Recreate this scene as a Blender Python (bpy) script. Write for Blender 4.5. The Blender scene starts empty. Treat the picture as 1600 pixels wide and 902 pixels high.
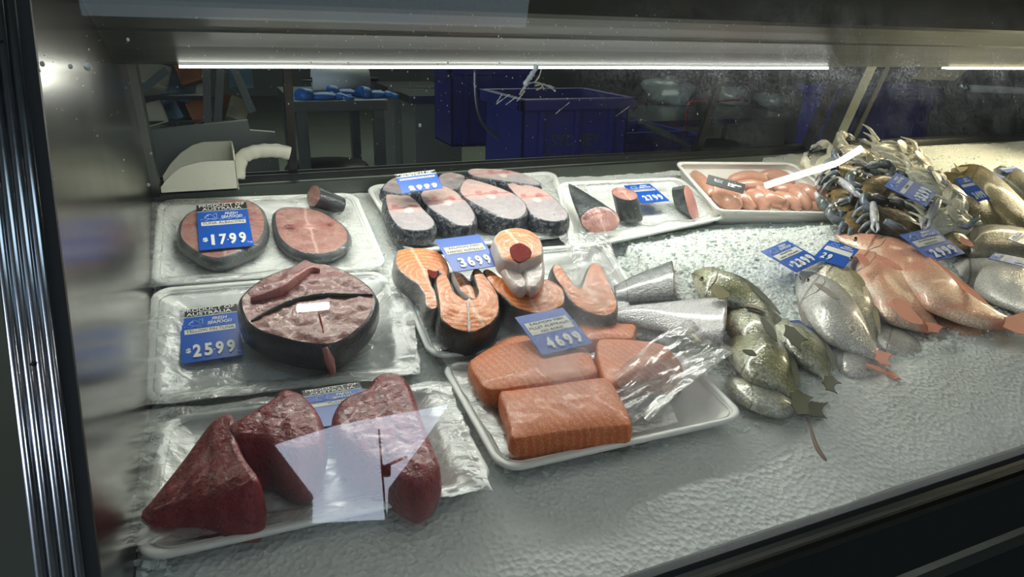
import bpy, bmesh, math, random
from mathutils import Vector, Matrix, noise
from mathutils.geometry import delaunay_2d_cdt
random.seed(7)
S = bpy.context.scene
COL = S.collection

# ------------------------------------------------------------------ camera
# world: X along the case, Y towards the back, Z up; the lens is the origin
FPX = 1060.0
AX = Vector((0.91927676, -0.11994206, 0.37489218))
AY = Vector((-0.39264507, -0.34614762, 0.85206319))
AZ = Vector((0.02756982, -0.93048145, -0.36530012))
def ray(px, py):
    c = Vector(((px - 800) / FPX, (py - 451) / FPX, 1.0))
    return Vector((AX.dot(c), AY.dot(c), AZ.dot(c)))
cam_d = bpy.data.cameras.new('camera'); cam = bpy.data.objects.new('camera', cam_d); COL.objects.link(cam)
cr = Vector((AX.x, AY.x, AZ.x)); cu = -Vector((AX.y, AY.y, AZ.y)); cb = -Vector((AX.z, AY.z, AZ.z))
cam.matrix_world = Matrix(((cr.x, cu.x, cb.x, 0), (cr.y, cu.y, cb.y, 0), (cr.z, cu.z, cb.z, 0), (0, 0, 0, 1)))
cam_d.sensor_width = 36; cam_d.lens = FPX * 36 / 1600; cam_d.clip_start = 0.01; cam_d.clip_end = 60
S.camera = cam
# ------------------------------------------------------------------ world, lights, exposure
S.view_settings.view_transform = 'Standard'; S.view_settings.look = 'None'
S.view_settings.exposure = -0.22; S.view_settings.gamma = 1.0; S.view_settings.use_curve_mapping = False
W = bpy.data.worlds.new('world'); S.world = W; W.use_nodes = True
W.node_tree.nodes['Background'].inputs[0].default_value = (0.5, 0.6, 0.72, 1)
W.node_tree.nodes['Background'].inputs[1].default_value = 0.05
def area(name, loc, target, sx, sy, power, color):
    d = bpy.data.lights.new(name, 'AREA'); d.shape = 'RECTANGLE'; d.size = sx; d.size_y = sy; d.energy = power; d.color = color
    o = bpy.data.objects.new(name, d); COL.objects.link(o); o.location = loc
    dv = (Vector(target) - Vector(loc)).normalized()
    x = Vector((1, 0, 0)); z = -dv; y = z.cross(x).normalized(); x = y.cross(z)
    o.matrix_world = Matrix(((x.x, y.x, z.x, loc[0]), (x.y, y.y, z.y, loc[1]), (x.z, y.z, z.z, loc[2]), (0, 0, 0, 1)))
    return o
area('case_strip_light', (0.62, 1.135, -0.088), (0.62, 0.93, -0.45), 1.22, 0.02, 5.2, (1.0, 0.98, 0.9))
area('case_strip_light_warm', (2.15, 1.135, -0.088), (1.75, 1.0, -0.40), 1.1, 0.02, 9.0, (1.0, 0.83, 0.52))
area('daylight_fill', (0.5, -0.5, 2.1), (0.5, 0.7, -0.4), 1.8, 1.0, 13, (0.62, 0.84, 1.0))  # added fill panel under the ceiling, stands in for cool daylight
area('back_room_light', (1.5, 5.5, 1.75), (1.5, 5.5, -1), 3.0, 2.0, 80, (0.92, 1.0, 0.85))
LED_E = 16.0

# ------------------------------------------------------------------ planes of the display bed
SA = math.radians(15); NS = Vector((0, -math.sin(SA), math.cos(SA))); VS = Vector((0, math.cos(SA), math.sin(SA)))
D0 = -0.45 * 0  # filled below
_r = ray(445, 535) * 0.95
D0 = NS.dot(_r)
ZF = -0.453
def P(px, py, h=0.0, flat=False):
    r = ray(px, py)
    if flat: return r * ((ZF + h) / r.z)
    q = r * ((D0 + h) / NS.dot(r))
    if q.y < 0.80: q = r * ((ZF + h) / r.z)      # the bed is level along the front
    return q
def rimz(y):
    if y < 0.80: return ZF
    return (D0 - NS.y * y) / NS.z
def PY(px, py, y):
    r = ray(px, py); return r * (y / r.y)
def PZ(px, py, z):
    r = ray(px, py); return r * (z / r.z)
GB = Vector((0, 0.4105, -0.497)); GD = Vector((0, 0.4245, 0.9054)).normalized(); GN = Vector((0, -GD.z, GD.y))
def PG(px, py, off=0.0):
    r = ray(px, py); return r * ((GN.dot(GB) + off) / GN.dot(r))

# ------------------------------------------------------------------ materials
def mat(name):
    m = bpy.data.materials.new(name); m.use_nodes = True; nt = m.node_tree
    return m, nt, nt.nodes['Principled BSDF']
class G:
    """small node-graph helper"""
    def __init__(s, name):
        s.m, s.nt, s.b = mat(name); s.L = s.nt.links.new; s.N = s.nt.nodes.new
        s.tc = s.N('ShaderNodeTexCoord')
    def coord(s, kind='Object', scale=(1, 1, 1), rot=(0, 0, 0), loc=(0, 0, 0)):
        mp = s.N('ShaderNodeMapping'); mp.inputs['Scale'].default_value = scale; mp.inputs['Rotation'].default_value = rot; mp.inputs['Location'].default_value = loc
        s.L(s.tc.outputs[kind], mp.inputs[0]); return mp.outputs[0]
    def noise(s, v, scale=5, detail=4, rough=.55, dist=0):
        n = s.N('ShaderNodeTexNoise'); n.inputs['Scale'].default_value = scale; n.inputs['Detail'].default_value = detail
        n.inputs['Roughness'].default_value = rough; n.inputs['Distortion'].default_value = dist; s.L(v, n.inputs['Vector']); return n.outputs['Fac']
    def vor(s, v, scale=5, feature='F1', out='Distance'):
        n = s.N('ShaderNodeTexVoronoi'); n.feature = feature; n.inputs['Scale'].default_value = scale; s.L(v, n.inputs['Vector']); return n.outputs[out]
    def wave(s, v, scale=5, dist=2, dscale=1, detail=2, typ='BANDS', dirn='X'):
        n = s.N('ShaderNodeTexWave'); n.wave_type = typ
        if typ == 'BANDS': n.bands_direction = dirn
        else: n.rings_direction = dirn
        n.inputs['Scale'].default_value = scale; n.inputs['Distortion'].default_value = dist
        n.inputs['Detail'].default_value = detail; n.inputs['Detail Scale'].default_value = dscale; s.L(v, n.inputs['Vector']); return n.outputs['Fac']
    def ramp(s, f, stops, interp='LINEAR'):
        n = s.N('ShaderNodeValToRGB'); cr = n.color_ramp; cr.interpolation = interp
        while len(cr.elements) > 1: cr.elements.remove(cr.elements[-1])
        for i, (p, c) in enumerate(stops):
            e = cr.elements[0] if i == 0 else cr.elements.new(p)
            e.position = p; c = c if isinstance(c, tuple) else (c, c, c); e.color = (*c, 1)
        s.L(f, n.inputs[0]); return n.outputs[0]
    def mix(s, f, a, b):
        n = s.N('ShaderNodeMix'); n.data_type = 'RGBA'
        if isinstance(f, (int, float)): n.inputs[0].default_value = f
        else: s.L(f, n.inputs[0])
        for k, v in ((6, a), (7, b)):
            if isinstance(v, tuple): n.inputs[k].default_value = (*v, 1)
            else: s.L(v, n.inputs[k])
        return n.outputs[2]
    def math(s, op, a, b=None, c=None):
        n = s.N('ShaderNodeMath'); n.operation = op
        for k, v in enumerate((a, b, c)):
            if v is None: continue
            if isinstance(v, (int, float)): n.inputs[k].default_value = v
            else: s.L(v, n.inputs[k])
        return n.outputs[0]
    def sep(s, v):
        n = s.N('ShaderNodeSeparateXYZ'); s.L(v, n.inputs[0]); return n.outputs
    def bump(s, h, strength=.3, dist=.002):
        n = s.N('ShaderNodeBump'); n.inputs['Strength'].default_value = strength; n.inputs['Distance'].default_value = dist
        s.L(h, n.inputs['Height']); s.L(n.outputs[0], s.b.inputs['Normal']); return n.outputs[0]
    def set(s, col=None, rough=None, metal=None, spec=None, coat=None, sss=None, em=None, alpha=None, trans=None):
        def put(k, v):
            if v is None: return
            if isinstance(v, (int, float)): s.b.inputs[k].default_value = v
            elif isinstance(v, tuple): s.b.inputs[k].default_value = (*v, 1)
            else: s.L(v, s.b.inputs[k])
        put('Base Color', col); put('Roughness', rough); put('Metallic', metal); put('Specular IOR Level', spec); put('Coat Weight', coat)
        put('Alpha', alpha); put('Transmission Weight', trans)
        if coat: s.b.inputs['Coat Roughness'].default_value = .12
        if sss: s.b.inputs['Subsurface Weight'].default_value = sss[0]; s.b.inputs['Subsurface Radius'].default_value = sss[1]; s.b.inputs['Subsurface Scale'].default_value = .01
        if em: s.b.inputs['Emission Color'].default_value = (*em[0], 1); s.b.inputs['Emission Strength'].default_value = em[1]
        return s.m
def plain(name, col, rough=.5, metal=0, nscale=40, var=.12, bump=.15, coat=0):
    g = G(name); n = g.noise(g.coord(), nscale, 4)
    dark = tuple(c * (1 - var) for c in col); lite = tuple(min(1, c * (1 + var)) for c in col)
    g.bump(n, bump, .001)
    return g.set(col=g.mix(n, dark, lite), rough=rough, metal=metal, coat=coat)

MT = {}
MT['blue_tag'] = plain('tag_blue_plastic', (.006, .085, .44), .38, 0, 60, .05, .03)
MT['tag_white'] = plain('tag_white', (.72, .74, .7), .45, 0, 60, .05, .03)
MT['tag_strip'] = plain('tag_paper_strip', (.66, .66, .58), .6, 0, 60, .08, .1)
MT['tag_black'] = plain('tag_black', (.008, .009, .01), .45, 0, 60, .05, .03)
MT['ink'] = plain('printed_ink', (.05, .06, .08), .5, 0, 60, .05, .03)
MT['pale_logo'] = plain('pale_logo_print', (.42, .55, .75), .5, 0, 60, .05, .03)
MT['foam'] = plain('foam_tray_white', (.78, .79, .75), .42, 0, 160, .04, .12)
MT['tub'] = plain('tub_white_plastic', (.80, .78, .72), .3, 0, 30, .03, .05)
MT['scoop'] = plain('scoop_cream_plastic', (.60, .61, .50), .35, 0, 14, .05, .05)
MT['black'] = plain('black_rubber', (.006, .007, .007), .6, 0, 80, .2, .3)
MT['dark_metal'] = plain('dark_metal', (.035, .038, .035), .35, .6, 30, .15, .05)
MT['concrete'] = plain('concrete_floor_mat', (.11, .125, .105), .55, 0, 2, .2, .05)
MT['wall'] = plain('back_wall_paint', (.075, .085, .07), .7, 0, 3, .15, .05)
MT['crate'] = plain('blue_crate_plastic', (.006, .012, .16), .4, 0, 20, .1, .05)
MT['glove'] = plain('blue_nitrile', (.01, .13, .42), .5, 0, 30, .15, .3)
MT['paper'] = plain('paper_white', (.42, .46, .44), .7, 0, 30, .04, .05)
MT['wood'] = plain('pale_board', (.30, .25, .13), .6, 0, 20, .15, .1)
MT['redcord'] = plain('red_cord', (.35, .01, .02), .5)
MT['twig'] = plain('brown_twig', (.11, .045, .02), .6, 0, 60, .3, .4)

def steel(name, col, rough, sc=(2, 60, 2), b=.04):
    g = G(name); n = g.noise(g.coord('Object', sc), 6, 5)
    g.bump(n, b, .0006)
    r = g.math('MULTIPLY_ADD', n, .14, rough - .07)
    n2 = g.noise(g.coord(), 7, 5)
    return g.set(col=g.mix(n2, tuple(c * .8 for c in col), col), rough=r, metal=1.0)
MT['steel'] = steel('brushed_steel', (.25, .24, .21), .22, (1, 1, .2))
MT['steel_hood'] = steel('hood_steel', (.045, .05, .043), .36, (.3, 30, 30))
MT['steel_rail'] = steel('rail_steel', (.26, .28, .25), .36, (.3, 30, 30))
MT['chrome'] = steel('chrome_trim', (.62, .64, .68), .2, (30, 30, .4), .02)
MT['alu'] = steel('table_steel', (.30, .34, .34), .3)
g = G('led_tube'); MT['led'] = g.set(col=(1., 1., 1.), em=((1, .99, .92), LED_E))
g = G('ceiling_tube'); MT['tube'] = g.set(col=(1., 1., 1.), em=((1, .97, .93), 45))
g = G('daylight_pane'); MT['day'] = g.set(col=(.8, .8, .8), em=((.72, .82, 1.0), 13.0))
g = G('glow_panel'); MT['panel_glow'] = g.set(col=(.8, .8, .8), em=((.72, .82, 1.0), 6.0))  # glow of the panel added on the left wall

# ice
g = G('crushed_ice'); v = g.coord()
vo = g.vor(v, 150); n1 = g.noise(v, 60, 5); n2 = g.noise(v, 5, 4)
h = g.math('ADD', g.math('MULTIPLY', vo, 1.0), g.math('MULTIPLY', n1, .8))
g.bump(h, .75, .004)
MT['ice'] = g.set(col=g.mix(n2, (.56, .60, .58), (.73, .75, .71)), rough=.5, spec=.35, sss=(.25, (.6, .8, .9)))
g = G('ice_chip'); v = g.coord(); g.bump(g.noise(v, 90, 3), .5, .002)
MT['chip'] = g.set(col=(.85, .88, .86), rough=.25, spec=.5)
_tl = g.N('ShaderNodeBsdfTranslucent'); _tl.inputs[0].default_value = (.95, 1, .98, 1); _mx = g.N('ShaderNodeMixShader'); _mx.inputs[0].default_value = .5
g.L(g.b.outputs[0], _mx.inputs[1]); g.L(_tl.outputs[0], _mx.inputs[2]); g.L(_mx.outputs[0], g.nt.nodes['Material Output'].inputs[0])

# glass: reflection over clear transparency, plus mist and splashes
def glass(name, haze_fn=None, tint=(.93, .97, .95), ior=1.5):
    m = bpy.data.materials.new(name); m.use_nodes = True
    g = G.__new__(G); g.m = m; g.nt = m.node_tree; g.L = g.nt.links.new; g.N = g.nt.nodes.new
    for n in list(g.nt.nodes): g.nt.nodes.remove(n)
    out = g.N('ShaderNodeOutputMaterial'); g.tc = g.N('ShaderNodeTexCoord')
    tr = g.N('ShaderNodeBsdfTransparent'); tr.inputs[0].default_value = (*tint, 1)
    gl = g.N('ShaderNodeBsdfGlossy'); gl.inputs['Roughness'].default_value = .012
    fr = g.N('ShaderNodeFresnel'); fr.inputs[0].default_value = ior
    mx = g.N('ShaderNodeMixShader'); g.L(fr.outputs[0], mx.inputs[0]); g.L(tr.outputs[0], mx.inputs[1]); g.L(gl.outputs[0], mx.inputs[2])
    last = mx.outputs[0]
    if haze_fn:
        f = haze_fn(g)
        df = g.N('ShaderNodeBsdfDiffuse'); df.inputs[0].default_value = (.8, .84, .84, 1)
        tl = g.N('ShaderNodeBsdfTranslucent'); tl.inputs[0].default_value = (.8, .84, .84, 1)
        m2 = g.N('ShaderNodeMixShader'); m2.inputs[0].default_value = .6; g.L(df.outputs[0], m2.inputs[1]); g.L(tl.outputs[0], m2.inputs[2])
        m3 = g.N('ShaderNodeMixShader'); g.L(f, m3.inputs[0]); g.L(last, m3.inputs[1]); g.L(m2.outputs[0], m3.inputs[2]); last = m3.outputs[0]
    g.L(last, out.inputs[0]); return m

# ------------------------------------------------------------------ object helpers
def tag(o, label=None, cat=None, group=None, kind=None):
    if label: o['label'] = label
    if cat: o['category'] = cat
    if group: o['group'] = group
    if kind: o['kind'] = kind
    return o
def frame(o, ex=Vector((1, 0, 0)), ez=NS):
    ez = Vector(ez).normalized(); ex = Vector(ex); ex = (ex - ez * ex.dot(ez)).normalized(); ey = ez.cross(ex)
    return Matrix(((ex.x, ey.x, ez.x, o[0]), (ex.y, ey.y, ez.y, o[1]), (ex.z, ey.z, ez.z, o[2]), (0, 0, 0, 1)))
def empty(name, M=None):
    o = bpy.data.objects.new(name, None); COL.objects.link(o); o.empty_display_size = .02
    if M is not None: o.matrix_world = M
    o['_m'] = 0; del o['_m']
    return o
def add(name, verts, faces, m, parent=None, M=None, smooth=True, uvs=None):
    """verts in local coords of the parent (or of M)"""
    me = bpy.data.meshes.new(name); me.from_pydata([tuple(v) for v in verts], [], faces); me.update()
    bm = bmesh.new(); bm.from_mesh(me); bmesh.ops.recalc_face_normals(bm, faces=bm.faces[:]); bm.to_mesh(me); bm.free()
    if uvs:
        uv = me.uv_layers.new(name='UVMap')
        for l in me.loops: uv.data[l.index].uv = uvs[l.vertex_index]
    for x in (m if isinstance(m, (list, tuple)) else [m]): me.materials.append(x)
    if smooth:
        me.polygons.foreach_set('use_smooth', [True] * len(me.polygons))
    o = bpy.data.objects.new(name, me); COL.objects.link(o)
    if parent: o.parent = parent
    if M is not None: o.matrix_world = M
    return o
class MB:
    def __init__(s): s.v = []; s.f = []
    def put(s, v, f):
        k = len(s.v); s.v += [Vector(x) for x in v]; s.f += [tuple(i + k for i in q) for q in f]; return s
    def box(s, lo, hi, bev=0.0, M=None):
        bm = bmesh.new(); bmesh.ops.create_cube(bm, size=1)
        for v in bm.verts:
            v.co = Vector([lo[i] + (v.co[i] + .5) * (hi[i] - lo[i]) for i in range(3)])
        if bev: bmesh.ops.bevel(bm, geom=bm.edges[:], offset=bev, segments=2, affect='EDGES', profile=.7)
        if M: bmesh.ops.transform(bm, matrix=M, verts=bm.verts)
        bm.verts.index_update(); s.put([v.co.copy() for v in bm.verts], [[v.index for v in f.verts] for f in bm.faces]); bm.free(); return s
    def bar(s, a, b, w, t, up=Vector((0, 0, 1)), bev=.0):
        a = Vector(a); b = Vector(b); z = (b - a); L = z.length; z.normalize(); x = Vector(up).cross(z)
        if x.length < 1e-4: x = Vector((1, 0, 0)).cross(z)
        x.normalize(); y = z.cross(x)
        M = Matrix(((x.x, y.x, z.x, a.x), (x.y, y.y, z.y, a.y), (x.z, y.z, z.z, a.z), (0, 0, 0, 1)))
        return s.box((-w / 2, -t / 2, 0), (w / 2, t / 2, L), bev, M)
    def tube(s, pts, rad, n=10, cap=True, sx=1.0, up=Vector((0, 0, 1))):
        pts = [Vector(p) for p in pts]; R_ = rad if isinstance(rad, (list, tuple)) else [rad] * len(pts); vs = []; fs = []
        for i, p in enumerate(pts):
            d = (pts[min(i + 1, len(pts) - 1)] - pts[max(i - 1, 0)]).normalized(); x = Vector(up).cross(d)
            if x.length < 1e-3: x = Vector((1, 0, 0)).cross(d)
            x.normalize(); y = d.cross(x)
            for k in range(n):
                a = 2 * math.pi * k / n; vs.append(p + (x * math.cos(a) * sx + y * math.sin(a)) * R_[i])
        for i in range(len(pts) - 1):
            for k in range(n): fs.append((i * n + k, i * n + (k + 1) % n, (i + 1) * n + (k + 1) % n, (i + 1) * n + k))
        if cap: fs.append(tuple(range(n))[::-1]); fs.append(tuple((len(pts) - 1) * n + k for k in range(n)))
        return s.put(vs, fs)
    def prism(s, pts, d):
        """polygon (3-D points) extruded by vector d"""
        n = len(pts); d = Vector(d); v = [Vector(p) for p in pts]; v += [p + d for p in v]
        f = [tuple(range(n)), tuple(range(2 * n - 1, n - 1, -1))] + [(i, (i + 1) % n, n + (i + 1) % n, n + i) for i in range(n)]
        return s.put(v, f)
    def ball(s, c, r, n=10, m=7):
        r = r if isinstance(r, (tuple, list, Vector)) else (r, r, r); vs = [Vector(c) + Vector((0, 0, -r[2]))]; fs = []
        for i in range(1, m):
            a = math.pi * i / m - math.pi / 2
            for k in range(n):
                b = 2 * math.pi * k / n; vs.append(Vector(c) + Vector((r[0] * math.cos(a) * math.cos(b), r[1] * math.cos(a) * math.sin(b), r[2] * math.sin(a))))
        vs.append(Vector(c) + Vector((0, 0, r[2]))); top = len(vs) - 1
        for k in range(n): fs.append((0, 1 + (k + 1) % n, 1 + k)); fs.append((top, 1 + (m - 2) * n + k, 1 + (m - 2) * n + (k + 1) % n))
        for i in range(m - 2):
            for k in range(n): fs.append((1 + i * n + k, 1 + i * n + (k + 1) % n, 1 + (i + 1) * n + (k + 1) % n, 1 + (i + 1) * n + k))
        return s.put(vs, fs)
    def obj(s, name, m, parent=None, M=None, smooth=False):
        v = s.v
        if M is not None: Mi = M.inverted(); v = [Mi @ x for x in v]
        elif parent is not None: Mi = parent.matrix_world.inverted(); v = [Mi @ x for x in v]
        return add(name, v, s.f, m, parent, M if parent is None else None, smooth)
def under(parent, mb, name, m, smooth=False, local=False):
    return mb.obj(name, m, parent, None, smooth) if not local else add(name, mb.v, mb.f, m, parent, None, smooth)
def catmull(p, n=6, closed=True):
    out = []; N = len(p); rng = range(N) if closed else range(N - 1)
    for i in rng:
        g_ = (lambda k: p[k % N]) if closed else (lambda k: p[max(0, min(N - 1, k))])
        a, b, c, d = g_(i - 1), g_(i), g_(i + 1), g_(i + 2)
        for k in range(n):
            t = k / n
            out.append(.5 * ((2 * b) + (c - a) * t + (2 * a - 5 * b + 4 * c - d) * t * t + (3 * b - 3 * c + d - a) * t ** 3))
    if not closed: out.append(p[-1])
    return out
def loc2(pts3, M):
    Mi = M.inverted(); return [Mi @ p for p in pts3]
def inset(pl, d):
    N = len(pl); area_ = sum(pl[i].x * pl[(i + 1) % N].y - pl[(i + 1) % N].x * pl[i].y for i in range(N)); sg = 1 if area_ > 0 else -1; out = []
    for i in range(N):
        t = (pl[(i + 1) % N] - pl[i - 1]).normalized(); out.append(pl[i] + Vector((-t.y, t.x)) * d * sg)
    return out
def cap_mesh(pl, step, zf):
    """triangulated interior of polygon pl with heights from zf(point, distance to the edge)"""
    xs = [p.x for p in pl]; ys = [p.y for p in pl]; pts = list(pl); N = len(pl)
    def inside(q):
        c = False
        for i in range(N):
            a, b = pl[i], pl[(i + 1) % N]
            if (a.y > q.y) != (b.y > q.y) and q.x < (b.x - a.x) * (q.y - a.y) / (b.y - a.y) + a.x: c = not c
        return c
    def edist(q):
        m = 9
        for i in range(N):
            a, b = pl[i], pl[(i + 1) % N]; ab = b - a; t = max(0, min(1, (q - a).dot(ab) / max(ab.dot(ab), 1e-12))); m = min(m, (q - a - ab * t).length)
        return m
    D = [0.0] * N; y = min(ys) + step / 2; r = 0
    while y < max(ys):
        x = min(xs) + (step / 2 if r % 2 else 0)
        while x < max(xs):
            q = Vector((x, y))
            if inside(q):
                e = edist(q)
                if e > step * .45: pts.append(q); D.append(e)
            x += step
        y += step * .866; r += 1
    res = delaunay_2d_cdt([Vector((p.x, p.y)) for p in pts], [], [list(range(N))], 1, 1e-7)
    V = []
    for k, p in enumerate(res[0]):
        src = res[3][k]; d = D[src[0]] if src else 0
        V.append(Vector((p.x, p.y, zf(Vector((p.x, p.y)), d))))
    return V, [tuple(f) for f in res[2]]
def slab(name, px, h_top, h_bot, m_top, m_side, flat=False, label=None, cat='fish steak', group=None, rnd=.004, dome=.0, step=.005, shrink=.0,
         rough=.0012, top='flesh', side='skin', ex=Vector((1, 0, 0)), n=5, extra=None, tilt=None, bulge=.004):
    """a cut piece: outline traced on its upper face, walls down to what it rests on. tilt=(dir vector px, slope) leans the upper face"""
    ez = Vector((0, 0, 1)) if flat else NS
    w = [P(x, y, h_top if tilt is None else h_top + tilt(x, y), flat) for x, y in px]
    c = sum(w, Vector()) / len(w)
    base = (ZF + h_bot) if flat else (D0 + h_bot)
    o = c - ez * (c.dot(ez) - base); M = frame(o, ex, ez); root = empty(name, M); tag(root, label, cat, group)
    L = catmull(loc2(w, M), n); zt = [p.z for p in L]; pl = [Vector((p.x, p.y)) for p in L]
    rot = random.random() * 50
    # upper plane fit for the cap heights
    import itertools
    A = [[0.0] * 4 for _ in range(3)]
    for p in L:
        b = (p.x, p.y, 1)
        for i in range(3):
            for j in range(3): A[i][j] += b[i] * b[j]
            A[i][3] += b[i] * p.z
    Mx = Matrix([r[:3] for r in A]); sol = Mx.inverted_safe() @ Vector([r[3] for r in A])
    pz = lambda q: sol.x * q.x + sol.y * q.y + sol.z
    i1 = inset(pl, rnd)
    def zf(q, d):
        e = 1 - math.exp(-d / .012)
        return pz(q) + dome * e + rough * (noise.noise(Vector((q.x * 60, q.y * 60, rot))) + .6 * noise.noise(Vector((q.x * 150, q.y * 150, rot)))) * min(1, d / .004)
    V, F = cap_mesh(i1, step, zf)
    fl = add(top, V, F, m_top, root)
    rings = []
    N = len(pl); prof = [(0.0, .35 + shrink), (.12, .0 + shrink * .85), (.45, -1.0 + shrink * .5), (.8, -.6 + shrink * .2)]
    vs = []
    for t, k in prof:
        q = inset(pl, k * bulge + (0.004 if t == 0 else 0))
        vs += [Vector((q[i].x, q[i].y, pz(pl[i]) * t + noise.noise(Vector((q[i].x * 50, q[i].y * 50, t * 4 + rot))) * .0015 * (t > 0))) for i in range(N)]
    a = inset(pl, 0); vs += [Vector((a[i].x, a[i].y, pz(a[i]) - rnd * .8)) for i in range(N)]
    a = inset(pl, rnd * .35); vs += [Vector((a[i].x, a[i].y, pz(a[i]) - rnd * .25)) for i in range(N)]
    vs += [Vector((i1[i].x, i1[i].y, pz(i1[i]))) for i in range(N)]
    K = len(prof) + 3; fs = [tuple(range(N))[::-1]]
    for r in range(K - 1):
        for i in range(N): fs.append((r * N + i, r * N + (i + 1) % N, (r + 1) * N + (i + 1) % N, (r + 1) * N + i))
    uvs = [(i / N, r / (K - 1)) for r in range(K) for i in range(N)]
    add(side, vs, fs, m_side, root, uvs=uvs)
    if extra: extra(root, M)
    return root

# ------------------------------------------------------------------ the market hall
def struct(name, mb, m): o = mb.obj(name, m, None, Matrix.Identity(4)); o['kind'] = 'structure'; return o
FLZ = -1.22
struct('floor', MB().box((-7, -5, FLZ - .1), (12, 12, FLZ)), MT['concrete'])
struct('wall_back', MB().box((-7, 12, FLZ), (12, 12.2, 2.2)), MT['wall'])
struct('wall_left', MB().box((-7.2, -5, FLZ), (-7, 12, 2.2)), MT['wall'])
struct('wall_right', MB().box((12, -5, FLZ), (12.2, 12, 2.2)), MT['wall'])
struct('wall_front', MB().box((-7, -5.2, FLZ), (12, -5, 2.2)), MT['wall'])
struct('ceiling', MB().box((-7, -5, 2.2), (12, 12, 2.3)), MT['wall'])
def mirror_hit(px, py, p0, n):
    """where the line of sight, reflected by the front glass, meets a plane"""
    h = PG(px, py); d = ray(px, py).normalized(); r = d - 2 * d.dot(GN) * GN
    return h + r * ((Vector(p0) - h).dot(Vector(n)) / r.dot(Vector(n)))
# daylight gap of the market's street side, seen only as a reflection in the glass
pp = [mirror_hit(x, y, (0, -4.9, 0), (0, 1, 0)) for x, y in [(430, 697), (520, 668), (700, 634), (655, 700), (606, 765), (604, 812), (488, 818), (489, 775)]]
o = MB().prism(pp, (0, .03, 0)).obj('window_1', MT['day'], None, Matrix.Identity(4)); o['kind'] = 'structure'
q = [mirror_hit(x, y, (0, -4.84, 0), (0, 1, 0)) for x, y in [(592, 672), (603, 812), (604, 728), (636, 714), (603, 745)]]
o = MB().bar(q[0], q[1], .016, .02, (0, 1, 0)).bar(q[2], q[3], .022, .02, (0, 1, 0)).bar(q[2], q[4], .07, .05, (0, 1, 0)).obj('trim_1', MT['dark_metal'], None, Matrix.Identity(4)); o['kind'] = 'structure'
o = MB().box((-6.96, -4.8, -1.1), (-6.9, 1.2, 2.0)).obj('glow_panel_left', MT['panel_glow'], None, Matrix.Identity(4)); o['kind'] = 'structure'  # added glowing panel out of view, for the chrome ribs to reflect
def ceiling_tube(a, b, w, label, c=None, th=.04):
    M = frame(a, b - a, Vector((0, 0, 1))); r = empty('tube_light', M); tag(r, label, 'ceiling light', 'tube lights over the customer side')
    pts = [a, b] if c is None else [a + (c - a) * 0, c, b]
    mb = MB()
    for i in range(len(pts) - 1): mb.bar(pts[i], pts[i + 1], w, th)
    under(r, mb, 'light_tube', MT['tube']); mb = MB()
    for i in range(len(pts) - 1): mb.bar(pts[i] + Vector((0, 0, .05)), pts[i + 1] + Vector((0, 0, .05)), w * 1.5, .04)
    under(r, mb, 'lamp_housing', MT['steel_hood'])
a, b, c = [mirror_hit(x, y, (0, 0, 1.9), (0, 0, 1)) for x, y in [(1196, 290), (1348, 231), (1308, 255)]]
ceiling_tube(a, b, .036, 'bent white tube light mirrored in the glass over the roe tub', c)
a, b = [mirror_hit(x, y, (0, 0, 1.9), (0, 0, 1)) for x, y in [(464, 482), (514, 478)]]
ceiling_tube(a, b, .05, 'small white lamp mirrored in the glass over the yellow fin tuna')

# far things behind the case -------------------------------------------------
def work_table(px0, px1, py, Y, depth, zt, label, group=None):
    a = PY(px0, py, Y); b = PY(px1, py, Y); zt = a.z
    r = empty('work_table', Matrix.Translation((a.x, Y, FLZ))); tag(r, label, 'table', group)
    w = b.x - a.x; x1 = a.x + w
    under(r, MB().box((a.x, Y, zt - .05), (x1, Y + depth, zt), .004), 'tabletop', MT['alu'])
    for (x, y) in ((a.x + .04, Y + .04), (x1 - .04, Y + .04), (a.x + .04, Y + depth - .04), (x1 - .04, Y + depth - .04)):
        under(r, MB().box((x - .025, y - .025, FLZ), (x + .025, y + .025, zt - .05), .003), 'leg', MT['alu'])
    under(r, MB().box((a.x + .04, Y + .04, FLZ + .25), (x1 - .04, Y + depth - .04, FLZ + .28), .003), 'lower_shelf', MT['dark_metal'])
    return r, a, b
r, ta, tb = work_table(456, 606, 158, 3.3, .7, 0, 'steel work table with a paper roll and blue gloves on it')
def ptT(px, py, Y=3.55): return PY(px, py, Y)
zt = ta.z
def glove(px, py, w, label, seed):
    rnd = random.Random(seed); c = PZ(px, py, zt + .015); c.z = zt + .012; M = Matrix.Translation(c); r = empty('rubber_glove', M); tag(r, label, 'glove', 'blue gloves on the steel work table')
    mb = MB().ball(c, (w * .32, .05, .022), 12, 8); under(r, mb, 'palm', MT['glove'], True)
    for k in range(5):
        a = rnd.uniform(-.5, .5) + (0 if k < 4 else 1.8); p = c + Vector((w * .25, -.04 + .02 * k, 0)); pts = [p + Vector((math.cos(a) * t * w * .12, math.sin(a) * t * .03, .006 * math.sin(t * 2))) for t in range(4)]
        under(r, MB().tube(pts, [.012, .012, .011, .008], 8), 'finger', MT['glove'], True)
    pts = [c + Vector((-w * .2 - t * w * .09, rnd.uniform(-.01, .01), .004)) for t in range(4)]
    under(r, MB().tube(pts, [.03, .034, .037, .034], 10, sx=1.3), 'cuff', MT['glove'], True)
glove(505, 150, .22, 'crumpled blue glove in front of the paper roll on the work table', 1)
glove(540, 145, .18, 'blue glove with spread fingers lying on another beside the paper roll', 2)
glove(588, 147, .16, 'bright blue glove at the right corner of the work table', 3)
a = PY(488, 129, 3.75); b = PY(576, 133, 3.75); M = frame(a, b - a, Vector((0, 0, 1)))
r = empty('paper_roll', M); tag(r, 'white paper roll lying on the work table behind the gloves', 'paper roll')
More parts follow.
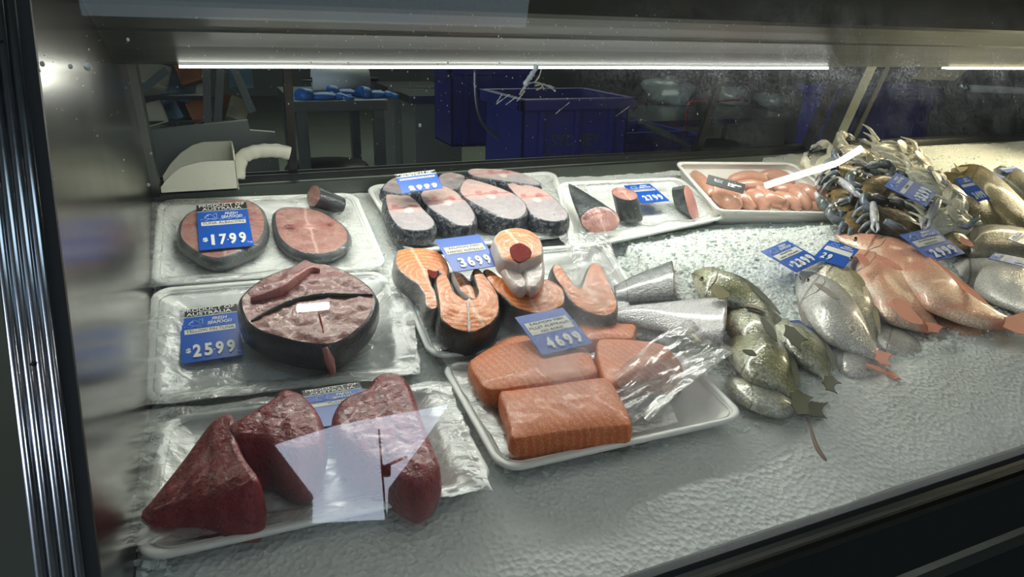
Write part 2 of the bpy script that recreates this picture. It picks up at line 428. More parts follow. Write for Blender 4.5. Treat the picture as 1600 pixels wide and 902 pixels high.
rr = max(.055, (a.z - zt)); a.z = b.z = zt + rr; under(r, MB().tube([a, b], rr, 20), 'roll', MT['paper'], True); under(r, MB().tube([a - Vector((.05, 0, 0)), b + Vector((.05, 0, 0))], .012, 8), 'core_rod', MT['dark_metal'], True)
# drum below the table
c = PZ(510, 270, FLZ); c = PY(512, 262, 3.6)
mb = MB(); pts = [Vector((c.x, 3.6, FLZ)), Vector((c.x, 3.6, FLZ + .02)), Vector((c.x, 3.6, c.z - .02)), Vector((c.x, 3.6, c.z))]
r = empty('round_bin', Matrix.Translation(pts[0])); tag(r, 'dark round bin standing on the floor under the steel work table', 'bin')
under(r, MB().tube(pts, [.17, .175, .2, .2], 24), 'body', MT['black'], True); under(r, MB().tube([pts[3], pts[3] + Vector((0, 0, .02))], [.215, .2], 24), 'lid', MT['dark_metal'], True)
# floor shadow, laid down as a thin dark sheet
def shadow_on_floor(pl, label):
    p = [PZ(x, y, FLZ + .001) for x, y in pl]; o = MB().prism(p, (0, 0, .012)).obj('floor_shadow', MT['black'], None, Matrix.Translation(p[0])); tag(o, label, 'shadow sheet')
shadow_on_floor([(645, 205), (740, 203), (775, 203), (780, 228), (662, 231)], 'dark sheet standing in for shadow on the floor right of the steel work table')
# blue crates
def crate(px0, px1, py0, Y, hgt, label, z0=None, d=.42, logo=False, rot=0.0):
    a = PY(px0, py0, Y); b = PY(px1, py0, Y); w = b.x - a.x; zt_ = a.z; z0 = zt_ - hgt if z0 is None else z0
    M = Matrix.Translation((a.x + w / 2, Y + d / 2, z0)) @ Matrix.Rotation(rot, 4, 'Z'); r = empty('storage_crate', M); tag(r, label, 'crate', 'blue crates behind the case')
    H = zt_ - z0; m1 = MB(); t = .012; k = .03
    bm = MB()
    def wall(x0, y0, x1, y1): bm.box((min(x0, x1), min(y0, y1), 0), (max(x0, x1), max(y0, y1), H), .003)
    wall(-w / 2 + k, -d / 2 + k, w / 2 - k, -d / 2 + k + t); wall(-w / 2 + k, d / 2 - k - t, w / 2 - k, d / 2 - k)
    wall(-w / 2 + k, -d / 2 + k, -w / 2 + k + t, d / 2 - k); wall(w / 2 - k - t, -d / 2 + k, w / 2 - k, d / 2 - k); bm.box((-w / 2 + k, -d / 2 + k, 0), (w / 2 - k, d / 2 - k, t))
    under(r, bm, 'body', MT['crate'], local=True)
    rm = MB().box((-w / 2, -d / 2, H - .05), (w / 2, -d / 2 + k, H), .006).box((-w / 2, d / 2 - k, H - .05), (w / 2, d / 2, H), .006).box((-w / 2, -d / 2, H - .05), (-w / 2 + k, d / 2, H), .006).box((w / 2 - k, -d / 2, H - .05), (w / 2, d / 2, H), .006)
    under(r, rm, 'rim', MT['crate'], local=True)
    for x in (-w * .3, 0, w * .3): under(r, MB().box((x - .012, -d / 2 + k - .012, .01), (x + .012, -d / 2 + k, H - .05), .003), 'rib', MT['crate'], local=True)
    return r, w, H, d
def text_mesh(s, size, loc, parent, m, name='lettering', width=None, ext=.0003, rot=0, shear=0, bold=0, xrot=None):
    cu = bpy.data.curves.new('t', 'FONT'); cu.body = s; cu.size = size; cu.extrude = ext; cu.align_x = 'CENTER'; cu.align_y = 'CENTER'; cu.offset = bold; cu.shear = shear; cu.resolution_u = 3
    t = bpy.data.objects.new('t', cu); COL.objects.link(t); dg = bpy.context.evaluated_depsgraph_get(); me = bpy.data.meshes.new_from_object(t.evaluated_get(dg))
    bpy.data.objects.remove(t)
    xs = [v.co.x for v in me.vertices]; W0 = max(xs) - min(xs); k = 1 if not width else width / W0
    for v in me.vertices: v.co.x = (v.co.x - (max(xs) + min(xs)) / 2) * k
    me.materials.clear(); me.materials.append(m); o = bpy.data.objects.new(name, me); COL.objects.link(o)
    o.parent = parent; o.matrix_basis = Matrix.Translation(loc) @ (xrot or Matrix.Rotation(rot, 4, 'Z')); return o
MT['olive_print'] = plain('faded_olive_print', (.035, .05, .02), .6)
r, w, H, d = crate(812, 998, 156, 2.7, .62, 'large blue crate with a faded olive print behind the centre of the case', d=.5)
XR = Matrix.Rotation(math.pi / 2, 4, 'X')
text_mesh('SYDNEY', .075, (0, -d / 2 + .028, H * .70), r, MT['olive_print'], width=w * .42, xrot=XR)
text_mesh('FISH', .06, (-w * .17, -d / 2 + .028, H * .58), r, MT['olive_print'], width=w * .2, xrot=XR); text_mesh('MARKET', .06, (w * .12, -d / 2 + .028, H * .58), r, MT['olive_print'], width=w * .3, xrot=XR)
text_mesh('S', .1, (0, -d / 2 + .028, H * .45), r, MT['olive_print'], xrot=XR)
crate(812, 1075, 215, 3.3, .4, 'blue crate under the printed one, its corner showing right behind the case', d=.5)
crate(700, 845, 104, 4.2, .5, 'dark blue crate up under the lamp strip left of the printed crate')
crate(1325, 1475, 140, 3.2, .6, 'dark blue crate behind the leaning right post')
crate(995, 1100, 215, 3.4, .5, 'blue crate in shadow under the bench of plastic bags')
# bench with clear bags and cords at the right
r, ba, bb = work_table(1015, 1250, 190, 4.2, .9, 0, 'low steel bench with crumpled clear bags behind the right of the case')
MT['bag'] = plain('crumpled_clear_bag', (.10, .13, .13), .25, 0, 8, .4, .8)
def bag(px, py, sx, sy, sz, label, seed):
    c = PZ(px, py, ba.z); rn = Vector((seed * 3.1, 0, 0)); mb = MB().ball((0, 0, 0), (sx, sy, sz), 24, 16)
    mb.v = [v * (1 + .35 * noise.noise(v * 7 + rn)) for v in mb.v]; mb.v = [Vector((v.x, v.y, max(v.z, -sz * .6))) for v in mb.v]
    o = add('plastic_bag', mb.v, mb.f, MT['bag'], None, Matrix.Translation((c.x, c.y, ba.z + sz * .6))); tag(o, label, 'bag', 'bags on the bench behind the case')
bag(1045, 160, .22, .3, .14, 'big crumpled clear bag at the left end of the bench', 1)
bag(1138, 162, .16, .25, .1, 'crumpled clear bag in the middle of the bench', 2)
bag(1208, 166, .13, .22, .07, 'flat clear bag at the right end of the bench', 3)
pts = [PY(x, y, 4.1) for x, y in [(1165, 155), (1120, 158), (1080, 160), (1074, 175), (1070, 205), (1064, 240)]]
o = MB().tube(catmull(pts, 5, False), .008, 8).obj('cord', MT['redcord'], None, Matrix.Translation(pts[0]), True); tag(o, 'red cord hanging down over the edge of the bench', 'cord')
pts = [PY(x, y, 3.0) for x, y in [(1000, 190), (1030, 205), (1078, 228)]]
o = MB().tube(pts, [.015, .02, .012], 10).obj('hose', MT['bag'], None, Matrix.Translation(pts[0]), True); tag(o, 'pale hose slanting down right of the printed crate', 'hose')
pts = [PY(x, y, 3.0) for x, y in [(742, 110), (743, 150), (750, 185), (765, 205), (790, 225)]]
o = MB().tube(catmull(pts, 5, False), .008, 8).obj('cable', MT['alu'], None, Matrix.Translation(pts[0]), True); tag(o, 'thin dark cable hanging between the floor shadow and the printed crate', 'cable')
# pale benches seen far off
for (x0, x1, y0, Y, lab) in [(606, 700, 136, 5.5, 'long low steel counter far behind, right of the gloves'), (640, 735, 150, 5.0, 'pale box shelf far behind the albacore and gloves')]:
    a = PY(x0, y0, Y); b = PY(x1, y0, Y); r = empty('far_counter', Matrix.Translation((a.x, Y, FLZ))); tag(r, lab, 'counter')
    under(r, MB().box((a.x, Y, a.z - .06), (b.x, Y + .5, a.z), .005), 'countertop', MT['alu']); under(r, MB().box((a.x + .05, Y + .05, FLZ), (b.x - .05, Y + .45, a.z - .06), .005), 'base', MT['concrete'])
# neighbouring counter on the left: shelves of packs, a notched steel panel
def panel(pl, Y, t, m, name, label, cat, kind=None):
    p = [PY(x, y, Y) for x, y in pl]; o = MB().prism(p, (0, t, 0)).obj(name, m, None, Matrix.Translation(p[0])); tag(o, label, cat, kind=kind); return o
panel([(225, 205), (387, 188), (391, 204), (430, 207), (440, 290), (448, 300), (445, 360), (225, 360)], 1.62, .02, MT['steel_rail'], 'counter_panel', 'steel panel with a notched top edge behind the scoop', 'panel')
r = empty('display_shelf', Matrix.Translation((0, 2.3, FLZ))); tag(r, 'dark neighbouring display cabinet with packed goods behind the scoop', 'display cabinet')
p = [PY(x, y, 2.3) for x, y in [(215, 60), (320, 60), (330, 330), (225, 330)]]
under(r, MB().prism([q + Vector((0, .55, 0)) for q in p], (0, .03, 0)), 'back_panel', MT['black'])
for yy in (150, 190): a = PY(215, yy, 2.3); b = PY(322, yy - 6, 2.3); under(r, MB().box((a.x, 2.3, a.z - .012), (b.x, 2.85, a.z), .003), 'shelf', MT['dark_metal'])
for (x0, y0, x1, y1) in [(345, 100, 340, 200), (222, 140, 262, 108), (395, 175, 366, 108), (322, 100, 325, 200)]:
    under(r, MB().bar(PY(x0, y0, 2.28), PY(x1, y1, 2.28), .022, .012, (0, 1, 0)), 'frame_strut', MT['alu'])
MT['pk_or'] = plain('pack_orange', (.15, .055, .02), .4); MT['pk_lb'] = plain('pack_pale_blue', (.09, .15, .19), .35); MT['pk_cr'] = plain('pack_cream', (.22, .21, .15), .4)
rp = random.Random(4)
for i, (px, py, m, w_) in enumerate([(240, 180, 'pk_cr', .12), (262, 176, 'pk_lb', .13), (286, 176, 'pk_lb', .10), (312, 175, 'pk_or', .10), (250, 184, 'pk_lb', .1), (352, 168, 'pk_or', .09), (372, 172, 'pk_cr', .1), (235, 116, 'pk_cr', .18), (280, 138, 'pk_lb', .16), (300, 112, 'pk_or', .14), (376, 122, 'pk_lb', .12)]):
    c = PY(px, py, 2.33 + .03 * (i % 3)); M = Matrix.Translation(c) @ Matrix.Rotation(rp.uniform(-.5, .5), 4, 'Y') @ Matrix.Rotation(.9, 4, 'X')
    w_ *= .58; bm = MB().box((-w_ / 2, -.04, -.010), (w_ / 2, .04, .010), .006); o = add('food_pack', bm.v, bm.f, MT[m], None, M, False)
    col = {'pk_or': 'orange', 'pk_lb': 'pale blue', 'pk_cr': 'cream'}[m]
    where = ['at the left end of the lower shelf', 'left of centre on the lower shelf', 'in the middle of the lower shelf', 'at the right of the lower shelf', 'in front on the lower shelf', 'right of the cabinet upright', 'near the leaning strut', 'on the upper shelf at the left', 'on the middle shelf under the top one', 'on the upper shelf at its right', 'behind the leaning strut'][i]
    tag(o, f'{col} pack {where} of the neighbouring cabinet', 'food pack', 'packs in the neighbouring cabinet')
a = PY(1415, 118, 1.45); b = PY(1470, 100, 1.45)
p = [PY(x, y, 1.6) for x, y in [(1433, 124), (1492, 126), (1524, 98), (1455, 98)]]
o = MB().prism(p, (0, .02, 0)).obj('wooden_board', MT['wood'], None, Matrix.Translation(p[0])); tag(o, 'pale brown board end just under the hood at the upper right', 'board')
p = [PY(1508, 138, 2.2), PY(1680, 146, 2.2)]  # solid pale tube in place of a lamp reflection
r = empty('tube_reflection', frame(p[0], p[1] - p[0])); tag(r, 'pale tube standing in for a lamp reflection at the upper right', 'reflection'); MT['tube_dim'] = plain('pale_reflection', (.42, .45, .42), .4)
under(r, MB().tube([p[0], p[1]], .016, 12), 'light_tube', MT['tube_dim'], True); under(r, MB().tube([p[0] - Vector((.02, 0, 0)), p[0] + Vector((.01, 0, 0))], .02, 12), 'end_cap', MT['alu'], True)

# ------------------------------------------------------------------ the display case
case = empty('display_case', Matrix.Translation((0, .9, FLZ))); tag(case, 'long steel and glass refrigerated display case holding ice, trays and fish', 'display case')
XL = -.116; XR_ = 2.75
mb = MB()
poly = [(.43, -.56), (.418, -.50), (.672, .04), (.93, .12), (1.5, .12), (1.5, -.56)]
mb.prism([Vector((XL, y, z)) for y, z in poly], (-.034, 0, 0)); under(case, mb, 'end_panel', MT['steel'])
# gasket and ribbed chrome profile down the front edge of the end panel
gt = GB + GD * .78; gb = GB - GD * .06
mb = MB().bar(Vector((-.1188, gb.y, gb.z)), Vector((-.1188, gt.y, gt.z)), .0084, .006, GN); under(case, mb, 'gasket', MT['black'])
for i in range(4):
    x = -.1268 - .0076 * i; q0 = Vector((x, gb.y - .2 * GD.y, gb.z - .2 * GD.z)); q1 = Vector((x, gt.y, gt.z)); off = -GN * -.002
    under(case, MB().tube([q0 + off, q1 + off], .0040, 18, sx=1.0), 'chrome_rib', MT['chrome'], True)
q0 = Vector((-.1385, gb.y - .2 * GD.y, gb.z - .2 * GD.z)); q1 = Vector((-.1385, gt.y, gt.z))
under(case, MB().bar(q0 - GN * .006, q1 - GN * .006, .031, .008, GN), 'corner_profile', MT['steel_hood'])
for px, py in ((50, 569), (1, 66)):
    c = PG(px, py, .0035); sc = under(case, MB().ball(c, (.0026, .0026, .0022), 12, 8), 'screw', MT['dark_metal'], True)
    under(case, MB().bar(c + GN * .0022 + Vector((-.0022, 0, -.001)), c + GN * .0022 + Vector((.0022, 0, .001)), .0007, .001, GN), 'screw_slot', MT['black'])
# hood: curved sheet with the lamp under its rear edge
prof = [(.86, .16), (.925, .012), (.932, .0065), (.958, -.004), (1.0, -.019), (1.004, -.0225), (1.06, -.042), (1.118, -.0655), (1.124, -.069), (1.124, -.06), (1.15, -.03), (1.15, .16)]
mb = MB().prism([Vector((XL, y, z)) for y, z in prof], (XR_ - XL, 0, 0)); under(case, mb, 'hood', MT['steel_hood'])
a, b = PY(280, 103, 1.138), PY(1288, 105.5, 1.138)
lz = -.0715
mb = MB().box((a.x, 1.126, lz - .0028), (b.x, 1.15, lz + .0015), .0008); under(case, mb, 'lamp_strip', MT['led'])
mb = MB().box((a.x - .02, 1.124, lz + .0015), (b.x + .04, 1.155, lz + .016), .001); under(case, mb, 'lamp_holder', MT['steel_hood'])
mb = MB().box((1.60, 1.126, lz - .0028), (2.7, 1.15, lz + .0015), .0008); MT['ledw'] = None
g = G('led_warm'); MT['ledw'] = g.set(col=(1., 1., 1.), em=((1, .85, .55), 10)); under(case, mb, 'warm_lamp_strip', MT['ledw'])
# rear: sill rail, leaning posts, sliding panes
RD = Vector((0, -.28, .96)).normalized()      # the rear leans forward going up
RB = Vector((0, 1.40, -.315))
def PR(px, py): r = ray(px, py); n = Vector((0, RD.z, -RD.y)); return r * (n.dot(RB) / n.dot(r))
mb = MB().prism([Vector((XL, y, z)) for y, z in [(1.365, -.3045), (1.372, -.302), (1.46, -.302), (1.46, -.40), (1.372, -.40), (1.372, -.33), (1.365, -.33)]], (XR_ - XL, 0, 0)); under(case, mb, 'rear_rail', MT['steel_rail'])
mb = MB().box((XL, 1.40, -.302), (XR_, 1.404, -.292), .0005).box((XL, 1.43, -.302), (XR_, 1.434, -.292), .0005); under(case, mb, 'door_track', MT['dark_metal'])
def post(px, py, w, t, m, name='rear_post', h=.5, off=0):
    c = PR(px, py); b0 = Vector((c.x, RB.y + off, RB.z + .012)); under(case, MB().bar(b0, b0 + RD * h, w, t, (0, 1, 0), .001), name, MT[m])
post(246, 317, .024, .05, 'steel_rail', off=-.03)
c = PR(1268, 240)
post(1256, 245, .014, .03, 'dark_metal', off=.0); post(1276, 240, .034, .045, 'steel_rail', off=-.03); post(1300, 235, .018, .012, 'steel_hood', off=-.05)
for px, py, w in ((461, 285, .016), (1098, 238, .020)):
    c = PR(px, py); b0 = Vector((c.x, 1.42, -.3)); under(case, MB().bar(b0, b0 + RD * .34, w, .014, (0, 1, 0), .001), 'pane_frame', MT['dark_metal' if px < 500 else 'steel_hood'])
# splash of dried paste and white specks on the front glass
MT['splash'] = plain('dried_white_splash', (.75, .75, .66), .8, 0, 50, .2, .3)
def smear(px, r_, seed):
    rn = random.Random(seed); q = [PG(x, y, -.001) for x, y in px]; return MB().tube(catmull(q, 4, False), [r_ * rn.uniform(.35, 1) for _ in range(len(q) * 4 - 3)], 6)
mb = MB()
for k, (px, r_) in enumerate([([(838, 104), (832, 116), (824, 126), (820, 134)], .0034), ([(834, 112), (826, 122), (821, 132)], .0030), ([(826, 130), (836, 129), (846, 131), (846, 137), (838, 140)], .0011), ([(848, 131), (860, 137), (868, 143)], .0014), ([(856, 133), (866, 137)], .0012), ([(836, 134), (846, 132), (850, 140)], .001),
    ([(796, 148), (786, 155), (775, 163)], .0007), ([(806, 152), (798, 158), (790, 164)], .0009), ([(820, 142), (814, 150), (808, 158)], .001), ([(784, 148), (780, 154), (776, 160)], .0008), ([(846, 108), (842, 120), (836, 128)], .001), ([(822, 134), (815, 142), (812, 148)], .0014), ([(890, 160), (880, 168), (868, 178)], .0004), ([(984, 166), (970, 176), (962, 182)], .0004)]):
    s_ = smear(px, r_, k); mb.put(s_.v, s_.f)
_o = under(case, mb, 'dried_splash', MT['splash'], True); _o['kind'] = 'stuff'
rs = random.Random(11); mb = MB()
for i in range(620):
    px = rs.uniform(520, 1595) if rs.random() < .85 else rs.uniform(60, 520); py = 104 + (rs.gauss(0, 55) if rs.random() < .7 else rs.uniform(-40, 260))
    if py < 20 or py > 380: continue
    c = PG(px, py, -.0006); s_ = rs.choice([.00025, .0003, .0004, .0006]); mb.ball(c, (s_, s_ * .5, s_ * rs.uniform(.7, 1.6)), 6, 4)
for px, py, s_ in [(656, 196, .0015), (420, 108, .0009), (897, 108, .0009), (1014, 148, .0011), (1090, 178, .0009), (1217, 180, .0009), (700, 98, .0008), (66, 100, .0018), (60, 110, .0016), (110, 104, .0016), (137, 104, .0028), (200, 62, .0012), (236, 240, .001), (232, 289, .0012)]:
    mb.ball(PG(px, py, -.0006), (s_, s_ * .4, s_ * 1.2), 10, 6)
sp_ = under(case, mb, 'glass_specks', MT['splash'], True); sp_['kind'] = 'stuff'
# front glass, leaning back, misted low down and with two breath-like fog patches over the salmon, plus lamp glare painted as dust haze
def mist_and_glare(g):
    v = g.coord('Object'); nn = g.noise(v, 13, 5, .6, .5); s_ = g.sep(v)
    fog = None
    for px, py, rad, k in [(925, 450, .075, .50), (900, 520, .075, .44), (870, 555, .08, .42), (1010, 560, .10, .24), (1080, 600, .13, .20), (1215, 470, .10, .14), (1350, 600, .16, .16)]:
        c = PG(px, py); vd = g.N('ShaderNodeVectorMath'); vd.operation = 'DISTANCE'; g.L(v, vd.inputs[0]); vd.inputs[1].default_value = c - CG
        e = g.math('ADD', g.math('DIVIDE', vd.outputs['Value'], rad * .8), g.math('MULTIPLY_ADD', nn, 1.5, -.75))
        q = g.math('MULTIPLY', g.ramp(e, [(0, 1), (.35, .62), (.7, .2), (1, 0)], 'B_SPLINE'), k); fog = q if fog is None else g.math('MAXIMUM', fog, q)
    low = g.ramp(g.math('MULTIPLY_ADD', s_[2], 3.0, .9), [(0, .30), (.22, .15), (.45, .02), (1, .0)])
    a = g.math('MULTIPLY', low, g.math('MULTIPLY_ADD', nn, .6, .7))
    drops = g.ramp(g.vor(v, 190), [(.1, .5), (.2, 0)]); dm = g.math('MULTIPLY', drops, g.ramp(g.noise(v, 12, 2), [(.56, 0), (.7, .6)]))
    t_ = g.math('MULTIPLY_ADD', s_[2], 1.0, 0.0)          # height on the glass, from its middle
    glare_band = g.ramp(g.math('MULTIPLY_ADD', g.math('ABSOLUTE', g.math('ADD', s_[2], -ZD)), 9.0, 0), [(0, .62), (.12, .42), (.4, .17), (1, .0)], 'EASE')  # glare around the lamp line, painted in as denser dust
    sx = g.ramp(g.math('MULTIPLY_ADD', s_[0], 1.1, 1.22), [(0, .06), (.25, .12), (.42, .75), (.62, 1), (1, .9)])
    nd = g.ramp(g.noise(v, 330, 5, .8), [(.38, .12), (.66, 1)]); nb = g.ramp(g.noise(v, 26, 4), [(.35, .35), (.65, 1)])
    a = g.math('MAXIMUM', a, g.math('MULTIPLY', g.math('MULTIPLY', glare_band, sx), g.math('MULTIPLY', nd, nb)))
    return g.math('MINIMUM', g.math('ADD', g.math('MAXIMUM', a, fog), g.math('MULTIPLY', dm, .25)), .8)
CG = GB + Vector((1.2, 0, 0)) + GD * .3
ZD = PG(900, 112).z - CG.z
MT['front_glass'] = glass('front_glass', mist_and_glare)
p = [GB + Vector((XL, 0, 0)), GB + Vector((XR_, 0, 0)), GB + Vector((XR_, 0, 0)) + GD * .62, GB + Vector((XL, 0, 0)) + GD * .62]
pl_ = [(-1.2 + XL - 0 + 0, 0)]
Mi = Matrix.Translation(CG)
fg = add('front_glass', [q - CG for q in p], [(0, 1, 2, 3)], MT['front_glass'], None, None, False); fg.parent = case
fg.matrix_basis = case.matrix_world.inverted() @ Matrix.Translation(CG)
# base below the glass
def basebar(pr, name, m): under(case, MB().prism([Vector((XL - .03, y, z)) for y, z in pr], (XR_ - XL, 0, 0)), name, MT[m])
basebar([(.417, -.494), (.404, -.503), (.404, -.60), (.46, -.60), (.46, -.53)], 'glass_channel', 'black')
basebar([(.404, -.4985), (.398, -.4985), (.3845, -.4905), (.3845, -.60), (.404, -.60)], 'front_ledge', 'dark_metal')
basebar([(.3855, -.489), (.382, -.489), (.380, -.494), (.380, -.503), (.3845, -.503)], 'ledge_edge', 'steel')
basebar([(.3815, -.503), (.376, -.55), (.372, -.575), (.39, -.62), (.40, -.503)], 'front_panel', 'dark_metal')
basebar([(.372, -.574), (.366, -.578), (.362, -.592), (.372, -.594)], 'bumper_strip', 'steel_rail')
basebar([(.372, -.594), (.40, FLZ), (.44, FLZ), (.44, -.594)], 'lower_panel', 'black')
case_tray = MB().prism([Vector((XL, y, z)) for y, z in [(.43, -.515), (.56, -.53), (1.38, -.42), (1.38, -.46), (.56, -.58), (.43, -.58)]], (XR_ - XL, 0, 0)); under(case, case_tray, 'bed_pan', MT['steel_rail'])

# ------------------------------------------------------------------ ice bed
def icez(x, y):
    zr = rimz(y)
    k = min(1, max(0, (x - .60) / .12)); k = k * k * (3 - 2 * k)
    back = min(1, max(0, (y - 1.02) / .1))
    kk = k * (1 - back * (1 if x < 1.38 else .3))
    if x > 1.30: kk = max(kk, .8)
    top = zr - .026 + .026 * kk
    if y > .58: z = top
    else:
        t = min(1, (.58 - y) / .155); z = top + (-.502 - top) * (t ** 1.5)
    if y < .75: z -= .006 * kk
    z += .0045 * noise.noise(Vector((x * 9, y * 9, 0))) + .0028 * noise.noise(Vector((x * 42, y * 42, 3))) * min(1, max(.15, (y - .5) / .2)) + .002 * abs(noise.noise(Vector((x * 110, y * 110, 7)))) * min(1, max(.1, (y - .5) / .2))
    if x < .7 and y > .6: z = min(z, zr - .0235)
    return z
def build_ice():
    vs = []; fs = []; x = XL + .001; xs = []
    while x < XR_: xs.append(x); x += .0062 if x < 1.6 else .012
    ys = []; y = .4225
    while y < 1.366: ys.append(y); y += .0062
    for yy in ys:
        for xx in xs: vs.append((xx, yy, icez(xx, yy)))
    n_ = len(xs)
    for j in range(len(ys) - 1):
        for i in range(n_ - 1): a = j * n_ + i; fs.append((a, a + 1, a + n_ + 1, a + n_))
    o = add('ice_bed', vs, fs, MT['ice']); tag(o, 'bed of crushed white ice sloping to the front glass', 'ice', kind='stuff')
build_ice()
rc = random.Random(5); mb = MB()
def chip(x, y, s_, dz=0):
    z = icez(x, y) + s_ * .25 + dz; bm = [Vector((rc.uniform(-1, 1), rc.uniform(-1, 1), rc.uniform(-.8, .8))).normalized() * s_ * rc.uniform(.6, 1.1) for _ in range(8)]
    M_ = Vector((x, y, z)); b_ = bmesh.new(); [b_.verts.new(v) for v in bm]; r_ = bmesh.ops.convex_hull(b_, input=b_.verts[:])
    bmesh.ops.delete(b_, geom=[v for v in b_.verts if not v.link_faces], context='VERTS'); b_.verts.index_update()
    mb.put([M_ + v.co for v in b_.verts], [[v.index for v in f.verts] for f in b_.faces]); b_.free()
for i in range(7000):
    t = rc.random()
    if t < .16: x, y = rc.uniform(XL + .006, XL + .03) if rc.random() < .7 else rc.uniform(-.115, -.085), rc.uniform(.56, 1.3)
    elif t < .62: x, y = rc.uniform(.62, 1.5), rc.uniform(.60, 1.1)
    elif t < .72: x, y = rc.uniform(.2, .7), rc.uniform(.56, 1.2)
    elif t < .86: x, y = rc.uniform(.6, 1.5), rc.gauss(.72, .06)
    else: x, y = rc.uniform(1.3, 2.4), rc.uniform(.65, 1.33)
    chip(x, max(.56, y), rc.choice([.002, .0025, .0035, .0045, .0055]) * (1.3 if t < .16 else 1), .012 * rc.random() if t < .16 else 0)
o = mb.obj('ice_chips', MT['chip'], None, Matrix.Identity(4)); tag(o, 'loose glassy chips scattered over the crushed ice', 'ice', kind='stuff')

# ------------------------------------------------------------------ foam trays and the tub
def bil(c, u, v): return c[0] * (1 - u) * (1 - v) + c[1] * u * (1 - v) + c[2] * u * v + c[3] * (1 - u) * v
def tray(px, label, name='foam_tray', h=0.0, depth=.019, flat=False, m='foam', rim=.009, slope=.012, rad=.03, floor_in=.012, group='white foam trays on the ice', scl=None, cat='tray'):
    """px: back left, back right, front right, front left corners of the rim"""
    ez = Vector((0, 0, 1)) if flat else NS
    w = [P(x, y, h, flat) for x, y in px] if not scl else scl
    c = sum(w, Vector()) / 4; M = frame(c, (w[1] - w[0] + w[2] - w[3]).normalized(), ez); L = loc2(w, M); r = empty(name, M); tag(r, label, cat, group)
    W_ = ((L[1] - L[0]).length + (L[2] - L[3]).length) / 2; H_ = ((L[3] - L[0]).length + (L[2] - L[1]).length) / 2
    def ring(ins, z):
        o = []; rr = max(.006, rad - ins * .6)
        for (cx, cy, a0) in ((1, 1, 0), (-1, 1, 90), (-1, -1, 180), (1, -1, 270)):
            for k in range(9):
                a = math.radians(a0 + 90 * k / 8); x = cx * (W_ / 2 - ins - rr) + rr * math.cos(a); y = cy * (H_ / 2 - ins - rr) + rr * math.sin(a)
                u = .5 + x / W_; v = .5 - y / H_; q = bil(L, u, v); o.append(Vector((q.x, q.y, z + q.z)))
        return o
    def shell(rs):
        vs = []; fs = []; n_ = 36
        for q in rs: vs += q
        for i in range(len(rs) - 1):
            for k in range(n_): fs.append((i * n_ + k, i * n_ + (k + 1) % n_, (i + 1) * n_ + (k + 1) % n_, (i + 1) * n_ + k))
        return vs, fs, n_
    t = .0035
    vs, fs, n_ = shell([ring(rim + slope + .002, -depth - t), ring(rim + .002, -t * 1.2), ring(rim + .004, -.003)])
    vs2, fs2, _ = shell([ring(rim + slope + floor_in + .006, -depth), ring(rim + slope + floor_in, -depth + .0015), ring(rim + .0, -.003)])
    k0 = len(vs); fs = fs + [tuple(range(n_))[::-1]] + [tuple(i + k0 for i in f) for f in fs2] + [tuple(k0 + i for i in range(n_))]
    add('basin', vs + vs2, fs, MT[m], r)
    vs, fs, _ = shell([ring(.001, -.005), ring(0, -.0025), ring(.0008, -.0006), ring(.003, .0), ring(rim * .75, -.0), ring(rim, -.0015), ring(rim + .0015, -.005)]); add('rim', vs, fs + [], MT[m], r)
    return r, w, M
LT = P(244, 303, 0); 
T1 = tray([(246, 311), (556, 300), (607, 417), (234, 447)], 'white foam tray of albacore tuna at the back left corner')
T2 = tray([(236, 450), (600, 421), (666, 580), (220, 633)], 'white foam tray of the big yellow fin tuna steak, second row at the left wall')
T3 = tray([(254, 650), (692, 599), (776, 752), (206, 880)], 'white foam tray of dark red tuna chunks at the front left', flat=True)
T4 = tray([(569, 289), (868, 266), (901, 366), (636, 394)], 'white foam tray of white fleshed steaks with mottled dark skin')
T5 = tray([(604, 404), (945, 378), (1040, 520), (672, 560)], 'white foam tray of orange salmon steaks in the middle row')
T6 = tray([(686, 566), (1065, 548), (1168, 650), (782, 738)], 'white foam tray of salmon fillets at the front, half under clear film', flat=True, h=.002)
T7 = tray([(868, 284), (1062, 276), (1142, 338), (893, 392)], 'white foam tray of dark skinned cut fish pieces left of the roe tub', h=.006, depth=.022)
TB = tray([(1054, 252), (1238, 253), (1349, 334), (1122, 329)], 'deep white plastic tub of pink fish roe at the back', 'roe_tub', h=.022, depth=.045, m='tub', rim=.006, slope=.014, rad=.02, floor_in=.004, group=None, cat='tub')

